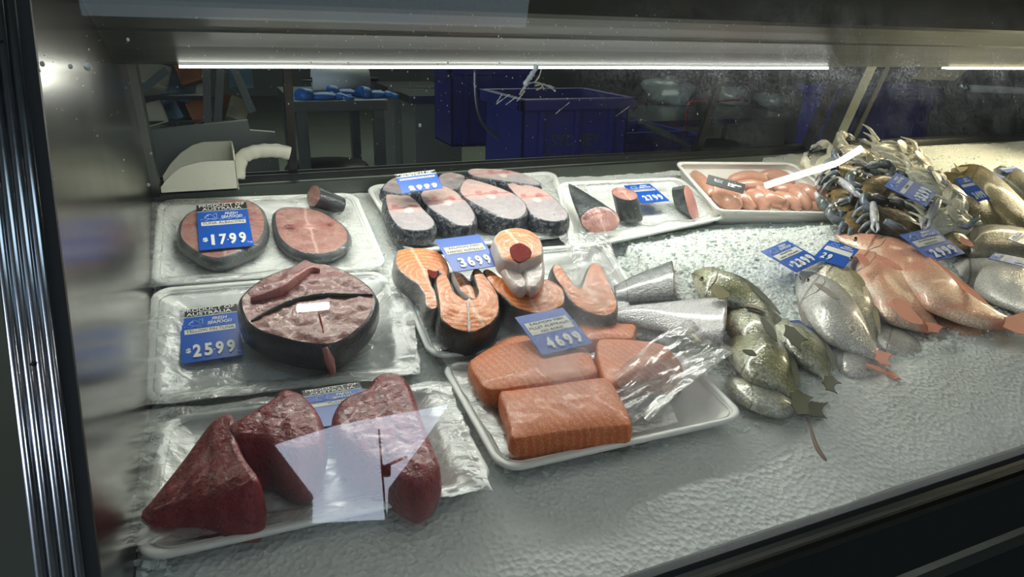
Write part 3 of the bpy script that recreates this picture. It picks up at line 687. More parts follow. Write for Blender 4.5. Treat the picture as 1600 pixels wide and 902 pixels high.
# clear film liners in the trays
def film_mat(name, dens, tintc=(.85, .88, .86), nsc=26, gr=.3):
    m = bpy.data.materials.new(name); m.use_nodes = True; g = G.__new__(G); g.m = m; g.nt = m.node_tree; g.L = g.nt.links.new; g.N = g.nt.nodes.new
    for n_ in list(g.nt.nodes): g.nt.nodes.remove(n_)
    out = g.N('ShaderNodeOutputMaterial'); g.tc = g.N('ShaderNodeTexCoord'); v = g.coord()
    nz = g.noise(v, nsc, 3, .5, 1.2); nz2 = g.noise(v, nsc * 2.7, 2, .5, 1)
    bp = g.N('ShaderNodeBump'); bp.inputs['Strength'].default_value = 1; bp.inputs['Distance'].default_value = .004; g.L(g.math('ADD', nz, g.math('MULTIPLY', nz2, .25)), bp.inputs['Height'])
    tr = g.N('ShaderNodeBsdfTransparent'); gl = g.N('ShaderNodeBsdfGlossy'); gl.inputs['Roughness'].default_value = gr; g.L(bp.outputs[0], gl.inputs['Normal'])
    df = g.N('ShaderNodeBsdfDiffuse'); df.inputs[0].default_value = (*tintc, 1); g.L(bp.outputs[0], df.inputs['Normal'])
    m1 = g.N('ShaderNodeMixShader'); g.L(g.ramp(nz, [(.3, dens * .5), (.7, dens * 1.5)]), m1.inputs[0]); g.L(tr.outputs[0], m1.inputs[1]); g.L(df.outputs[0], m1.inputs[2])
    fr = g.N('ShaderNodeFresnel'); fr.inputs[0].default_value = 1.42; g.L(bp.outputs[0], fr.inputs['Normal'])
    m2 = g.N('ShaderNodeMixShader'); g.L(g.math('MINIMUM', g.math('MULTIPLY', fr.outputs[0], 2.2), .7), m2.inputs[0]); g.L(m1.outputs[0], m2.inputs[1]); g.L(gl.outputs[0], m2.inputs[2]); g.L(m2.outputs[0], out.inputs[0]); return m
MT['film'] = film_mat('clear_food_film', .16)
MT['film2'] = film_mat('clear_food_film_folded', .22, nsc=11, gr=.24)
def film(px, hf, label, flat=False, nu=60, nv=44, amp=.003, m='film', sd=0, th=None, group='clear film lining the trays'):
    """px: four corners in plane; hf(u,v) height above the rim plane"""
    w = [P(x, y, 0, flat) for x, y in px]; ez = Vector((0, 0, 1)) if flat else NS; M = frame(sum(w, Vector()) / 4, Vector((1, 0, 0)), ez); vs = []; fs = []
    for j in range(nv + 1):
        for i in range(nu + 1):
            u, v = i / nu, j / nv; edge = min(u, 1 - u, v, 1 - v)
            uu = u + .012 * noise.noise(Vector((u * 3, v * 9, sd))); vv = v + .014 * noise.noise(Vector((u * 9, v * 3, sd + 5)))
            q = bil(w, uu, vv); z = hf(u, v) + amp * (noise.noise(Vector((u * 7, v * 6, sd))) + .6 * abs(noise.noise(Vector((u * 22 + v * 8, v * 16, sd + 2)))))
            vs.append(M.inverted() @ (q + ez * z))
    for j in range(nv):
        for i in range(nu): a_ = j * (nu + 1) + i; fs.append((a_, a_ + 1, a_ + nu + 2, a_ + nu + 1))
    o = add('plastic_film', vs, fs, MT[m], None, M); tag(o, label, 'plastic film', group); return o
def bowl(d, e0=.09, over=.003):
    def f(u, v):
        e = min(u, 1 - u, v, 1 - v); t = min(1, max(0, (e - .07) / e0)); t = t * t * (3 - 2 * t); return over * (1 - t) + (-d) * t
    return f
film([(228, 318), (540, 306), (600, 424), (212, 452)], bowl(.0135), 'crinkled clear film lining the albacore tray, hanging over its left edge', sd=1)
film([(240, 462), (640, 428), (655, 588), (205, 640)], bowl(.0135), 'crinkled clear film lining the yellow fin tuna tray', sd=3)
film([(222, 645), (700, 600), (770, 770), (188, 862)], bowl(.0125), 'crinkled clear film lining the tray of red tuna chunks', True, sd=6, amp=.004)
film([(585, 300), (860, 276), (893, 370), (640, 386)], bowl(.0135), 'crinkled clear film lining the tray of mottled skin steaks', sd=9)
film([(618, 412), (930, 388), (1010, 520), (680, 552)], bowl(.0135), 'crinkled clear film lining the salmon steak tray', sd=12)
film([(690, 560), (1010, 552), (1060, 665), (790, 722)], bowl(.0105), 'crinkled clear film lining the salmon fillet tray', True, sd=15)
film([(900, 288), (1060, 283), (1130, 340), (905, 380)], bowl(.0135), 'crinkled clear film lining the tray beside the roe tub', sd=18)

# ------------------------------------------------------------------ flesh and skin materials
def flesh(name, c1, c2, line, linew=.0, lscale=50, dist=6, rough=.34, lstr=.6, seam=None, grad=None, bumpv=.35, ring=True, spots=None, coat=.25, sx=1, sy=1.0, lcol_pos=(.75, .93)):
    g = G(name); v = g.coord('Object', (sx, sy, 1)); n = g.noise(v, 35, 5, .6); n2 = g.noise(v, 110, 3); col = g.mix(g.ramp(n, [(.3, 0), (.7, 1)]), c1, c2)
    if grad:
        y = g.sep(g.coord())[1]; t = g.ramp(g.math('ADD', g.math('MULTIPLY_ADD', y, grad[1], .5), g.math('MULTIPLY_ADD', n, .3, -.15)), [(.35, 0), (.65, 1)]); col = g.mix(t, col, g.mix(n2, grad[0], tuple(c * .85 for c in grad[0])))
    if spots:
        for (x, y, r_, c_) in spots:
            vd = g.N('ShaderNodeVectorMath'); vd.operation = 'DISTANCE'; g.L(g.coord('Object', (1, 1, 0)), vd.inputs[0]); vd.inputs[1].default_value = (x, y, 0)
            col = g.mix(g.ramp(g.math('ADD', g.math('DIVIDE', vd.outputs['Value'], r_), g.math('MULTIPLY_ADD', n2, .8, -.4)), [(.5, 1), (1, 0)]), col, c_)
    w = g.wave(v, lscale, dist, 12 if ring else 14, 2, 'RINGS' if ring else 'BANDS', 'Z' if ring else 'X')
    lf = g.ramp(w, [(lcol_pos[0], 0), (lcol_pos[1], lstr)])
    col = g.mix(lf, col, line)
    if seam:
        s_ = g.sep(g.coord()); nx = g.math('MULTIPLY_ADD', n, .012, -.006)
        for ax, k, c_ in seam:
            d_ = g.math('ABSOLUTE', g.math('ADD', g.math('ADD', s_[ax], -k), nx)); col = g.mix(g.ramp(d_, [(.0, .85), (.0022, 0)]), col, c_)
    g.bump(g.math('ADD', w, g.math('MULTIPLY', n2, 1.2)), bumpv, .0012)
    return g.set(col=col, rough=g.math('MULTIPLY_ADD', n2, .25, rough - .1), coat=coat, sss=(.04, (1, .35, .25)))
MT['albacore'] = flesh('albacore_flesh', (.27, .12, .105), (.42, .23, .195), (.52, .34, .29), lscale=11, lstr=.3, dist=4, seam=[(0, .0, (.62, .40, .35)), (1, .014, (.36, .10, .09))], spots=[(-.034, .014, .012, (.10, .03, .035)), (.036, .012, .008, (.16, .05, .045)), (0, .012, .012, (.62, .36, .33))])
MT['yellowfin'] = flesh('yellowfin_flesh', (.21, .07, .058), (.34, .155, .125), (.44, .25, .21), lscale=9, lstr=.4, dist=7, seam=[(0, -.002, (.2, .06, .05))], grad=((.20, .055, .05), 9.), rough=.42, coat=.1)
MT['redtuna'] = flesh('red_tuna_flesh', (.15, .004, .010), (.27, .010, .022), (.40, .05, .06), lscale=14, dist=3, lstr=.35, ring=False, rough=.42, coat=.12, bumpv=.9)
MT['palef'] = flesh('pale_steak_flesh', (.30, .265, .28), (.37, .33, .34), (.48, .44, .43), lscale=20, lstr=.35, dist=8, grad=((.56, .37, .335), 16.), seam=[(1, .012, (.42, .10, .10))], spots=[(0, .0, .011, (.66, .58, .53)), (.012, .016, .010, (.42, .12, .13)), (-.02, .02, .008, (.45, .15, .15))])
MT['palef2'] = flesh('grey_steak_flesh', (.27, .235, .25), (.33, .29, .30), (.42, .38, .38), lscale=20, lstr=.3, dist=8, grad=((.48, .34, .32), 12.))
MT['salmon'] = flesh('salmon_flesh', (.62, .130, .012), (.74, .195, .022), (.82, .46, .22), lscale=34, coat=.1, dist=3.5, lstr=.75, bumpv=.3, lcol_pos=(.80, .97), seam=[(0, 0, (.85, .55, .38))])
MT['fillet'] = flesh('salmon_fillet_flesh', (.52, .088, .009), (.64, .135, .015), (.80, .38, .15), lscale=34, dist=7, lstr=.75, ring=False, bumpv=.3, sx=1, sy=.55, lcol_pos=(.80, 1.0), rough=.45, coat=.08)
MT['darkred'] = flesh('dark_blood_flesh', (.14, .012, .012), (.22, .03, .025), (.3, .06, .05), lscale=60, coat=0, rough=.8)
MT['darkred'].node_tree.nodes['Principled BSDF'].inputs['Specular IOR Level'].default_value = .1
MT['pinkraw'] = flesh('raw_pink_flesh', (.42, .13, .12), (.52, .20, .18), (.55, .3, .28), lscale=60)
MT['bellywhite'] = flesh('pale_belly_lining', (.56, .44, .40), (.66, .57, .53), (.7, .62, .6), lscale=30, lstr=.2)
def skin(name, c1, c2, sc=120, rough=.35, metal=0., mott=None, bumpv=.5, spec=.5, coat=.3):
    g = G(name); v = g.coord(); n = g.noise(v, 30, 5); vo = g.vor(v, sc); col = g.mix(g.ramp(n, [(.35, 0), (.65, 1)]), c1, c2)
    if mott: nm = g.noise(v, mott[1], 4, .7, 1.5); col = g.mix(g.ramp(nm, [(.50, 0), (.60, .9)]), col, mott[0])
    g.bump(g.math('ADD', vo, g.math('MULTIPLY', n, .6)), bumpv, .0015); return g.set(col=col, rough=rough, metal=metal, spec=spec, coat=coat)
MT['tunaskin'] = skin('dark_tuna_skin', (.018, .021, .026), (.05, .055, .06), 400, .3)
MT['albskin'] = skin('grey_albacore_skin', (.04, .045, .05), (.11, .12, .12), 400, .32)
MT['mottled'] = skin('mottled_scaly_skin', (.014, .018, .026), (.045, .052, .065), 130, .38, mott=((.22, .235, .25), 95), bumpv=.9)
MT['salskin'] = skin('dark_salmon_skin', (.015, .015, .012), (.045, .04, .03), 260, .35)
MT['salside'] = skin('silver_salmon_skin', (.22, .21, .21), (.42, .41, .40), 260, .3, .15)
MT['mackskin'] = skin('striped_dark_skin', (.035, .043, .045), (.10, .11, .11), 300, .3, mott=((.02, .025, .028), 60))

# ------------------------------------------------------------------ price cards
def price_card(px, hs, name_txt, price, label, flat=False, header=False, logo=True, dollar=True, kg=False, black=False, strips=1, group=None, thick=.0012, digw=.74, dsz=.26, name_y=.18, prx=0.0, blank=False, clips=False, logo_only=False, curl=0):
    w = [P(x, y, h_, flat) for (x, y), h_ in zip(px, hs)]
    c = sum(w, Vector()) / 4; u = ((w[1] - w[0]) + (w[2] - w[3])).normalized(); v = ((w[0] - w[3]) + (w[1] - w[2])); v = (v - u * v.dot(u)).normalized(); n_ = u.cross(v)
    Wd = ((w[1] - w[0]).length + (w[2] - w[3]).length) / 2; Hd = (((w[0] - w[3]) + (w[1] - w[2])) / 2).dot(v)
    M = Matrix(((u.x, v.x, n_.x, c.x), (u.y, v.y, n_.y, c.y), (u.z, v.z, n_.z, c.z), (0, 0, 0, 1))); r = empty('price_card', M); tag(r, label, 'price card', group or 'blue price cards')
    base = 'tag_black' if black else 'blue_tag'; z = thick / 2
    y1 = Hd / 2; hh = Hd * .17 if header else 0
    under(r, MB().box((-Wd / 2, -Hd / 2, -z), (Wd / 2, y1 - hh, z), min(.0005, thick / 3)), 'card', MT[base], local=True)
    if header:
        under(r, MB().box((-Wd / 2, y1 - hh, -z), (Wd / 2, y1, z), .0003), 'country_header', MT['tag_black'], local=True)
        for k, s_ in enumerate(('PRODUCT OF', 'AUSTRALIA')): text_mesh(s_, hh * .50, (0, y1 - hh * (.28 + .46 * k), z + .0004), r, MT['tag_white'], 'header_lettering', width=Wd * (.9 - .12 * k), bold=.0001)
        under(r, MB().box((-Wd / 2, y1 - hh - .0008, z), (Wd / 2, y1 - hh + .0004, z + .0003)).box((-Wd / 2, y1 - .0008, z), (Wd / 2, y1, z + .0003)), 'header_border', MT['tag_white'], local=True)
    if blank: return r, M, Wd, Hd
    bh = Hd - hh; yt = y1 - hh; lz_ = z + .0003
    if logo:
        text_mesh('FRESH', bh * .095, (Wd * .17, yt - bh * .10, lz_), r, MT['tag_white'], 'logo_lettering', width=Wd * .26, shear=.2, bold=.0001)
        text_mesh('SEAFOOD', bh * .095, (Wd * .17, yt - bh * .19, lz_), r, MT['tag_white'], 'logo_lettering', width=Wd * .42, shear=.2, bold=.0001)
        mb = MB(); pts = [Vector((-Wd * .36 + Wd * .2 * t, yt - bh * .18 + bh * .085 * math.sin(math.pi * t) , lz_)) for t in [k / 10 for k in range(11)]]; mb.tube(pts, Wd * .007, 5)
        pts = [Vector((-Wd * .36 + Wd * .26 * t, yt - bh * .18 - bh * .04 * math.sin(math.pi * t), lz_)) for t in [k / 10 for k in range(9)]]; mb.tube(pts, Wd * .007, 5)
        mb.tube([Vector((-Wd * .18, yt - bh * .10, lz_)), Vector((-Wd * .12, yt - bh * .07, lz_)), Vector((-Wd * .12, yt - bh * .2, lz_)), Vector((-Wd * .17, yt - bh * .17, lz_))], Wd * .006, 5); mb.ball((-Wd * .29, yt - bh * .13, lz_), (Wd * .016, Wd * .016, .0002), 8, 4)
        pts = [Vector((-Wd * .44 + Wd * .88 * k / 30, yt - bh * (.235 - .018 * math.sin(k * 1.25)) , lz_)) for k in range(31)]; mb.tube(pts, Wd * .005, 4)
        under(r, mb, 'fish_logo', MT['pale_logo'], local=True)
    ny = yt - bh * (.345 if name_y is None else name_y + .165)
    nl = name_txt.split('/') if name_txt else []
    sh = bh * .105
    for k in range(strips):
        yy = ny - k * sh * (1.0 if len(nl) > 1 else 1.9)
        under(r, MB().box((-Wd * .43, yy - sh / 2, z), (Wd * .43, yy + sh / 2, z + .0004), .0001), 'name_strip', MT['tag_strip'], local=True)
        if k < len(nl) and nl[k].strip(): text_mesh(nl[k], sh * .8, (0, yy, z + .0007), r, MT['ink'], 'name_lettering', width=Wd * min(.8, .06 * len(nl[k]) + .02), ext=.0001)
    if price:
        n_d = len(price); dw = Wd * digw / n_d; x0 = -Wd * digw / 2 + dw / 2 + Wd * .04 + prx * Wd; py_ = -Hd / 2 + bh * .2
        for k, ch in enumerate(price):
            text_mesh(ch, bh * dsz * 1.35, (x0 + dw * k, py_, z + .0008), r, MT['tag_white'], 'price_digit', width=dw * (.34 if ch == '1' else .72), ext=.0007, bold=.0013)
        if dollar: text_mesh('$', bh * .13, (x0 - dw * .74, py_ + bh * .04, lz_), r, MT['tag_white'], 'dollar_sign', ext=.0004, bold=.0003)
        if kg:
            text_mesh('kg', bh * .07, (Wd * .44, py_ - bh * .1, lz_), r, MT['pale_logo'], 'unit_lettering')
            under(r, MB().box((x0 + dw * 1.5 - .0012, py_ - .001, z), (x0 + dw * 1.5 + .0012, py_ + .001, z + .0008), .0002), 'price_dash', MT['tag_white'], local=True)
    return r, M, Wd, Hd

# ------------------------------------------------------------------ albacore tray
slab('albacore_steak', [(279, 357), (284, 342), (297, 330), (327, 318), (357, 311), (388, 312), (408, 324), (416, 343), (414, 364), (402, 380), (380, 391), (346, 403), (318, 401), (292, 385), (280, 372)], .014, -.0155, MT['albacore'], MT['albskin'],
     label='round pink albacore steak with dark rim under the 17.99 price card', group='albacore pieces', rough=.0016)
slab('albacore_steak', [(427, 340), (431, 329), (443, 323), (470, 323), (500, 329), (526, 343), (543, 359), (546, 374), (539, 384), (522, 394), (497, 398), (470, 395), (449, 385), (433, 368)], .006, -.0155, MT['albacore'], MT['albskin'],
     label='round pink albacore steak without a card, right half of the back left tray', group='albacore pieces', rough=.0016)
def cutpiece(name, p0, p1, r0, r1, nf, up, label, cat, group, mf, ms, n_=28, steps=14, pw=1.0, face_rot=0.0, both=False, bend=Vector((0, 0, 0)), facename='cut_face'):
    """stack of elliptical slices from p0 (far end) to the cut face at p1, slices parallel to the face with normal nf"""
    nf = Vector(nf).normalized(); x = Vector(up); x = (x - nf * x.dot(nf)).normalized(); y = nf.cross(x); M = frame(p1, x, nf); r = empty(name, M); tag(r, label, cat, group); Mi = M.inverted()
    vs = []; fs = []; sd = random.random() * 20
    for i in range(steps + 1):
        t = i / steps; c = p0.lerp(p1, t) + bend * math.sin(math.pi * t); k = t ** pw; rx = r0[0] + (r1[0] - r0[0]) * k; ry = r0[1] + (r1[1] - r0[1]) * k
        for j in range(n_):
            a_ = 2 * math.pi * j / n_; w_ = 1 + .05 * noise.noise(Vector((math.cos(a_) * 1.5, math.sin(a_) * 1.5, sd + t * .8)))
            vs.append(Mi @ (c + x * math.cos(a_) * rx * w_ + y * math.sin(a_) * ry * w_))
    for i in range(steps):
        for j in range(n_): fs.append((i * n_ + j, i * n_ + (j + 1) % n_, (i + 1) * n_ + (j + 1) % n_, (i + 1) * n_ + j))
    fs.append(tuple(range(n_))[::-1]); add('skin', vs, fs, ms, r, uvs=[(j / n_, i / steps) for i in range(steps + 1) for j in range(n_)])
    ring = vs[-n_:]; pl = [Vector((q.x, q.y)) * .985 for q in ring]; V, F = cap_mesh(pl, max(.003, min(r1) / 6), lambda q, d: .0004 + .0012 * (1 - math.exp(-d / .004)) + .0008 * noise.noise(Vector((q.x * 90, q.y * 90, sd)))); add(facename, V, F, mf, r)
    return r
nv = -ray(485, 305).normalized()
def cp(px0, h0, px1, h1, *a_, **k): return P(*px0, h0), P(*px1, h1)
p0, p1 = P(530, 320, -.002), P(482, 309, .012)
cutpiece('albacore_tail_piece', P(532, 322, .004), P(490, 306, .018), (.017, .024), (.020, .036), Vector((-.88, -.12, .42)), Vector((.4, .1, .9)), 'small dark skinned albacore end piece behind the right steak', 'fish piece', 'albacore pieces', MT['albacore'], MT['tunaskin'])
price_card([(306, 321), (384, 316), (397, 384), (312, 392)], (.018,) * 4, 'TUNA ALBACORE', '1799', 'blue price card reading 17.99 lying on the albacore steak', header=True, kg=True)
# ------------------------------------------------------------------ yellow fin tuna tray
def membrane(root, M):
    for pts, rad, nm, m in [([(393, 503), (410, 494), (436, 481), (462, 471), (500, 463), (540, 462), (582, 461)], .0042, 'dark_membrane', 'salskin'), ([(392, 470), (415, 466), (445, 455), (468, 438), (486, 425), (500, 424)], .0038, 'belly_flap', 'pinkraw'), ([(505, 540), (506, 525), (502, 505), (498, 488)], .0014, 'flesh_seam', 'darkred')]:
        w_ = [P(x, y, .0445) for x, y in pts]; n_ = len(w_) ; cp_ = catmull(w_, 5, False); under(root, MB().tube(cp_, [rad * (.35 + .65 * math.sin(math.pi * min(.97, max(.03, i / (len(cp_) - 1))))) for i in range(len(cp_))], 10, sx={'dark_membrane': 1.5, 'belly_flap': 3.6}.get(nm, 1), up=NS.cross(Vector((1, 0, 0)))), nm, MT[m], True)
slab('yellow_fin_tuna_steak', [(373, 473), (380, 458), (396, 444), (412, 433), (432, 424), (455, 416), (475, 405), (492, 410), (515, 413), (545, 425), (572, 442), (588, 461), (586, 480), (576, 500), (560, 516), (540, 531), (512, 540), (470, 537), (434, 528), (404, 518), (383, 502)], .045, -.0155, MT['yellowfin'], MT['tunaskin'],
     label='big thick yellow fin tuna steak with black skin, second row left', rough=.003, extra=membrane, shrink=1.2, bulge=.010, cat='fish steak', group=None, step=.005)
w_ = [P(x, y, h_) for x, y, h_ in [(507, 543, .042), (513, 560, .024), (522, 590, -.008)]]
o = MB().tube(w_, [.0035, .006, .003], 10, sx=1.6).obj('flesh_scrap', MT['pinkraw'], None, Matrix.Translation(w_[1]), True); tag(o, 'thin pink scrap of flesh hanging down the front of the yellow fin steak', 'fish piece')
price_card([(287, 485), (373, 474), (377, 556), (276, 570)], (-.006,) * 4, 'YELLOW FIN TUNA', '2599', 'blue price card reading 25.99 left of the big yellow fin steak', header=True, kg=True)
# ------------------------------------------------------------------ red tuna tray (level)
def rt(px, hb, h_top, label, tilt=None, **k):
    slab('tuna_chunk', px, h_top, -.0165, MT['redtuna'], MT['redtuna'], flat=True, label=label, cat='tuna chunk', group='dark red tuna chunks', rnd=.006, dome=.003, rough=.0026, tilt=tilt, top='cut_top', side='cut_side', bulge=.004, **k)
rt([(226, 802), (250, 765), (284, 716), (322, 660), (338, 646), (356, 645), (366, 654), (371, 690), (384, 718), (403, 748), (392, 760), (350, 762), (300, 775), (260, 795), (238, 808)], 0, 0, 'dark red wedge of tuna at the front left corner of the bottom tray', tilt=lambda x, y: min(.052, max(.004, (x - 215) / 115 * .05)))
rt([(356, 664), (374, 652), (397, 638), (424, 622), (436, 610), (452, 607), (474, 615), (490, 632), (502, 652), (503, 670), (494, 690), (478, 702), (455, 706), (434, 700), (420, 688), (395, 682), (368, 680)], 0, .055, 'red heart shaped tuna chunk in the middle of the bottom tray', shrink=.6)
rt([(521, 645), (530, 627), (550, 614), (572, 606), (584, 589), (603, 580), (620, 582), (635, 591), (645, 610), (652, 632), (663, 662), (675, 695), (684, 722), (670, 744), (645, 752), (610, 735), (570, 712), (540, 690), (524, 668)], 0, .040, 'broad flat red tuna chunk at the right of the bottom tray')
price_card([(470, 612), (566, 598), (578, 655), (486, 672)], (.012,) * 4, 'TUNA', '', 'blue price card half hidden between two red tuna chunks', flat=True, header=True)
# ------------------------------------------------------------------ white fleshed steaks
def bs(px, label, h=.030, m='palef'):
    slab('fish_steak', px, h, -.0155, MT[m], MT['mottled'], label=label, cat='fish steak', group='steaks with mottled dark skin', rough=.0022, dome=.002, bulge=.005, step=.0045, rnd=.003)
bs([(597, 297), (605, 283), (624, 275), (652, 276), (670, 284), (655, 296), (624, 303)], 'pale steak at the back left of its tray, behind the upright price card', .018, 'palef2')
bs([(684, 279), (690, 271), (706, 269), (726, 274), (734, 283), (722, 293), (704, 297), (690, 291)], 'grey steak at the back right beside the upright price card', .018, 'palef2')
bs([(729, 268), (738, 263), (760, 263), (785, 264), (815, 270), (836, 279), (846, 288), (832, 289), (800, 285), (770, 281), (740, 276)], 'long thin pink steak topmost at the back of the mottled skin tray', .034)
bs([(601, 306), (611, 303), (626, 305), (639, 305), (652, 314), (664, 328), (677, 341), (680, 352), (667, 360), (645, 361), (626, 357), (612, 344), (604, 326)], 'leftmost front steak of the mottled skin tray')
bs([(656, 303), (666, 294), (680, 289), (697, 291), (713, 299), (728, 312), (740, 328), (744, 341), (733, 353), (714, 352), (694, 341), (675, 329), (660, 316)], 'second front steak from the left, just under the upright price card')
bs([(717, 296), (722, 285), (731, 279), (751, 283), (773, 290), (794, 298), (811, 307), (823, 320), (822, 334), (806, 343), (786, 341), (762, 330), (737, 317), (721, 305)], 'third front steak from the left, pale pink at its top', .034)
bs([(791, 287), (803, 283), (818, 286), (838, 291), (857, 301), (874, 316), (888, 332), (886, 342), (868, 347), (848, 344), (829, 335), (814, 314), (800, 300)], 'rightmost front steak of the mottled skin tray')
price_card([(628, 274), (687, 263), (684, 297), (617, 302)], (.080, .080, .062, .062), 'BARRAMUNDI STEAK', '2999', 'blue price card reading 29.99 propped on the white fleshed steaks', header=True, logo=False, dollar=False, name_y=.0, dsz=.24)
# ------------------------------------------------------------------ dark skinned pieces
G7 = 'dark skinned pieces beside the roe tub'
cutpiece('fish_piece', P(890, 289, .034), P(938, 344, .013), (.003, .003), (.050, .028), Vector((.15, -.75, .62)), Vector((1, .1, .1)), 'cone shaped dark fish piece, pointed tail end up, at the left', 'fish piece', G7, MT['albacore'], MT['mackskin'], pw=.85)
cutpiece('fish_piece', P(984, 340, -.004), P(976, 303, .040), (.028, .022), (.0275, .027), NS, Vector((1, 0, -.1)), 'short upright fish piece with a pink top in the middle of the tray', 'fish piece', G7, MT['albacore'], MT['mackskin'])
cutpiece('fish_piece', P(1058, 313, .000), P(1080, 318, .012), (.018, .030), (.026, .041), Vector((.45, -.75, .45)), Vector((1, .35, .0)), 'leaning fish piece with red flesh facing the glass, right end of the tray', 'fish piece', G7, MT['pinkraw'], MT['mackskin'])
price_card([(978, 290), (1017, 287), (1044, 314), (1000, 318)], (.014,) * 4, 'SPANISH MACKEREL', '2799', 'blue price card lying flat behind the dark skinned fish pieces', dollar=False)
# ------------------------------------------------------------------ roe
g = G('pink_roe_sac'); v = g.coord(); n = g.noise(v, 40, 5, .6, .6); vn = g.ramp(g.noise(v, 60, 5, .7, 3), [(.47, 0), (.5, .7), (.53, 0)]); g.bump(g.vor(v, 500), .15, .0008)
MT['roe'] = g.set(col=g.mix(vn, g.mix(n, (.50, .25, .18), (.66, .40, .28)), (.42, .10, .09)), rough=.28, coat=.5, sss=(.2, (1, .4, .3)))
def roe(px, r0, label, h=.0, k=1.0):
    pts = [P(x, y, h + d_) for x, y, d_ in px]; cpt = catmull(pts, 6, False); n_ = len(cpt) - 1
    rad = [r0 * max(.12, math.sin(math.pi * (.06 + .9 * i / n_)) ** .55) for i in range(n_ + 1)]
    M = Matrix.Translation(pts[len(pts) // 2]); mb = MB().tube(cpt, rad, 14, sx=1.1); o = mb.obj('roe_sac', MT['roe'], None, M, True); tag(o, label, 'roe sac', 'pink roe sacs in the tub')
for px, r0, lab in [
    ([(1084, 270, 0), (1092, 280, 0), (1104, 293, 0), (1112, 306, -.004)], .013, 'slim pink roe sac standing against the left wall of the tub'),
    ([(1115, 300, -.004), (1130, 308, 0), (1145, 318, 0), (1155, 327, -.004)], .019, 'fat orange pink roe sac in the front left of the tub'),
    ([(1140, 298, .002), (1155, 306, .004), (1165, 316, 0), (1180, 327, -.006)], .014, 'roe sac just under the black card, running to the front'),
    ([(1168, 302, .004), (1180, 308, .006), (1192, 318, .002), (1196, 328, -.004)], .017, 'roe sac with a squared end right of the black card tip'),
    ([(1140, 282, 0), (1160, 279, 0), (1180, 279, 0), (1200, 283, 0)], .016, 'rosy roe sac along the back wall of the tub, left'),
    ([(1185, 276, 0), (1205, 275, .002), (1225, 279, .002), (1240, 288, 0)], .015, 'rosy roe sac along the back wall of the tub, right'),
    ([(1150, 290, .004), (1168, 290, .006), (1185, 292, .006), (1205, 296, .004)], .014, 'roe sac lying across behind the black card'),
    ([(1186, 292, .010), (1192, 303, .012), (1205, 312, .012), (1222, 318, .006), (1226, 328, -.002)], .0145, 'curled mauve roe sac in the middle of the tub'),
    ([(1205, 290, .006), (1225, 297, .008), (1240, 305, .004)], .012, 'small rosy roe sac behind the curled mauve one'),
    ([(1210, 303, .006), (1228, 310, .008), (1243, 320, .004), (1250, 329, -.004)], .013, 'long veined roe sac right of the curled mauve one'),
    ([(1225, 290, .006), (1242, 302, .010), (1256, 315, .006), (1266, 328, -.004)], .015, 'fat orange roe sac right of centre, running to the front'),
    ([(1240, 292, .006), (1258, 298, .010), (1272, 308, .006), (1280, 318, 0)], .0145, 'rounded orange roe sac near the right end of the tub'),
    ([(1258, 320, 0), (1272, 322, .002), (1290, 328, -.002)], .009, 'small yellowish roe sac at the front right of the tub'),
    ([(1265, 298, 0), (1283, 303, .004), (1296, 314, .002), (1302, 327, -.006)], .015, 'reddish roe sac against the right wall of the tub')]:
    roe(px, r0 * 1.16, lab, .0)
r, M, Wd, Hd = price_card([(1099, 271), (1150, 284), (1176, 307), (1111, 289)], (.050, .050, .034, .038), '', '', 'black price card with pale digits lying tilted on the roe', black=True, blank=True, group='cards in the tub', thick=.0016)
under(r, MB().box((-Wd * .49, -Hd * .49, -.0016), (Wd * .49, Hd * .49, -.0007)), 'card_back', MT['tag_white'], local=True)
text_mesh('ROE', Hd * .4, (-Wd * .2, Hd * .05, .0011), r, MT['alu'], 'name_lettering', rot=0); text_mesh('1299', Hd * .42, (Wd * .24, -Hd * .02, .0014), r, MT['tag_white'], 'price_digit', width=Wd * .36, bold=.0008)
# ------------------------------------------------------------------ salmon steaks
def ss(px, h, hb, label, side='salskin', ex=Vector((1, 0, 0)), extra=None, **k):
    slab('salmon_steak', px, h, hb, MT['salmon'], MT[side], label=label, cat='salmon steak', group='orange salmon steaks', rough=.0012, dome=.0015, bulge=.004, step=.004, rnd=.0025, ex=ex, n=4, extra=extra, **k)
def patch(px, h, m, nm, t=.0012):
    def f(root, M):
        w_ = [P(x, y, h) for x, y in px]; under(root, MB().prism(catmull(w_, 4), NS * t), nm, MT[m])
    return f
def both(*fs):
    def f(root, M):
        for q in fs: q(root, M)
    return f
ss([(617, 402), (621, 392), (633, 388), (650, 387), (666, 388), (684, 393), (696, 404), (702, 420), (698, 436), (690, 428), (683, 424), (676, 434), (672, 430), (675, 445), (682, 458), (685, 478), (677, 484), (667, 480), (663, 470), (661, 457), (651, 444), (640, 436), (628, 427), (619, 416)], .034, -.0155,
   'left orange salmon steak, its belly flap reaching down to the front', 'salside', extra=both(patch([(668, 422), (676, 424), (684, 428), (679, 436), (671, 431)], .0362, 'darkred', 'belly_cavity')))
ss([(706, 424), (720, 426), (731, 436), (741, 452), (748, 462), (744, 469), (735, 466), (722, 456), (712, 440)], .030, .012, 'narrow orange belly flap of a salmon steak under the 36.99 card', 'bellywhite')
ss([(680, 437), (688, 428), (698, 429), (704, 440), (711, 456), (722, 464), (728, 468), (733, 463), (739, 467), (746, 458), (742, 440), (738, 424), (745, 419), (754, 425), (762, 434), (771, 446), (779, 460), (781, 476), (779, 492), (768, 506), (752, 515), (740, 520), (725, 519), (708, 514), (694, 504), (687, 494), (685, 475), (682, 455)], .040, -.0155,
   'front orange salmon steak with open belly flaps and dark skin', extra=both(patch([(732, 471), (733, 490), (735, 516), (731, 516), (731, 490), (729, 472)], .0420, 'bellywhite', 'back_bone'), ))
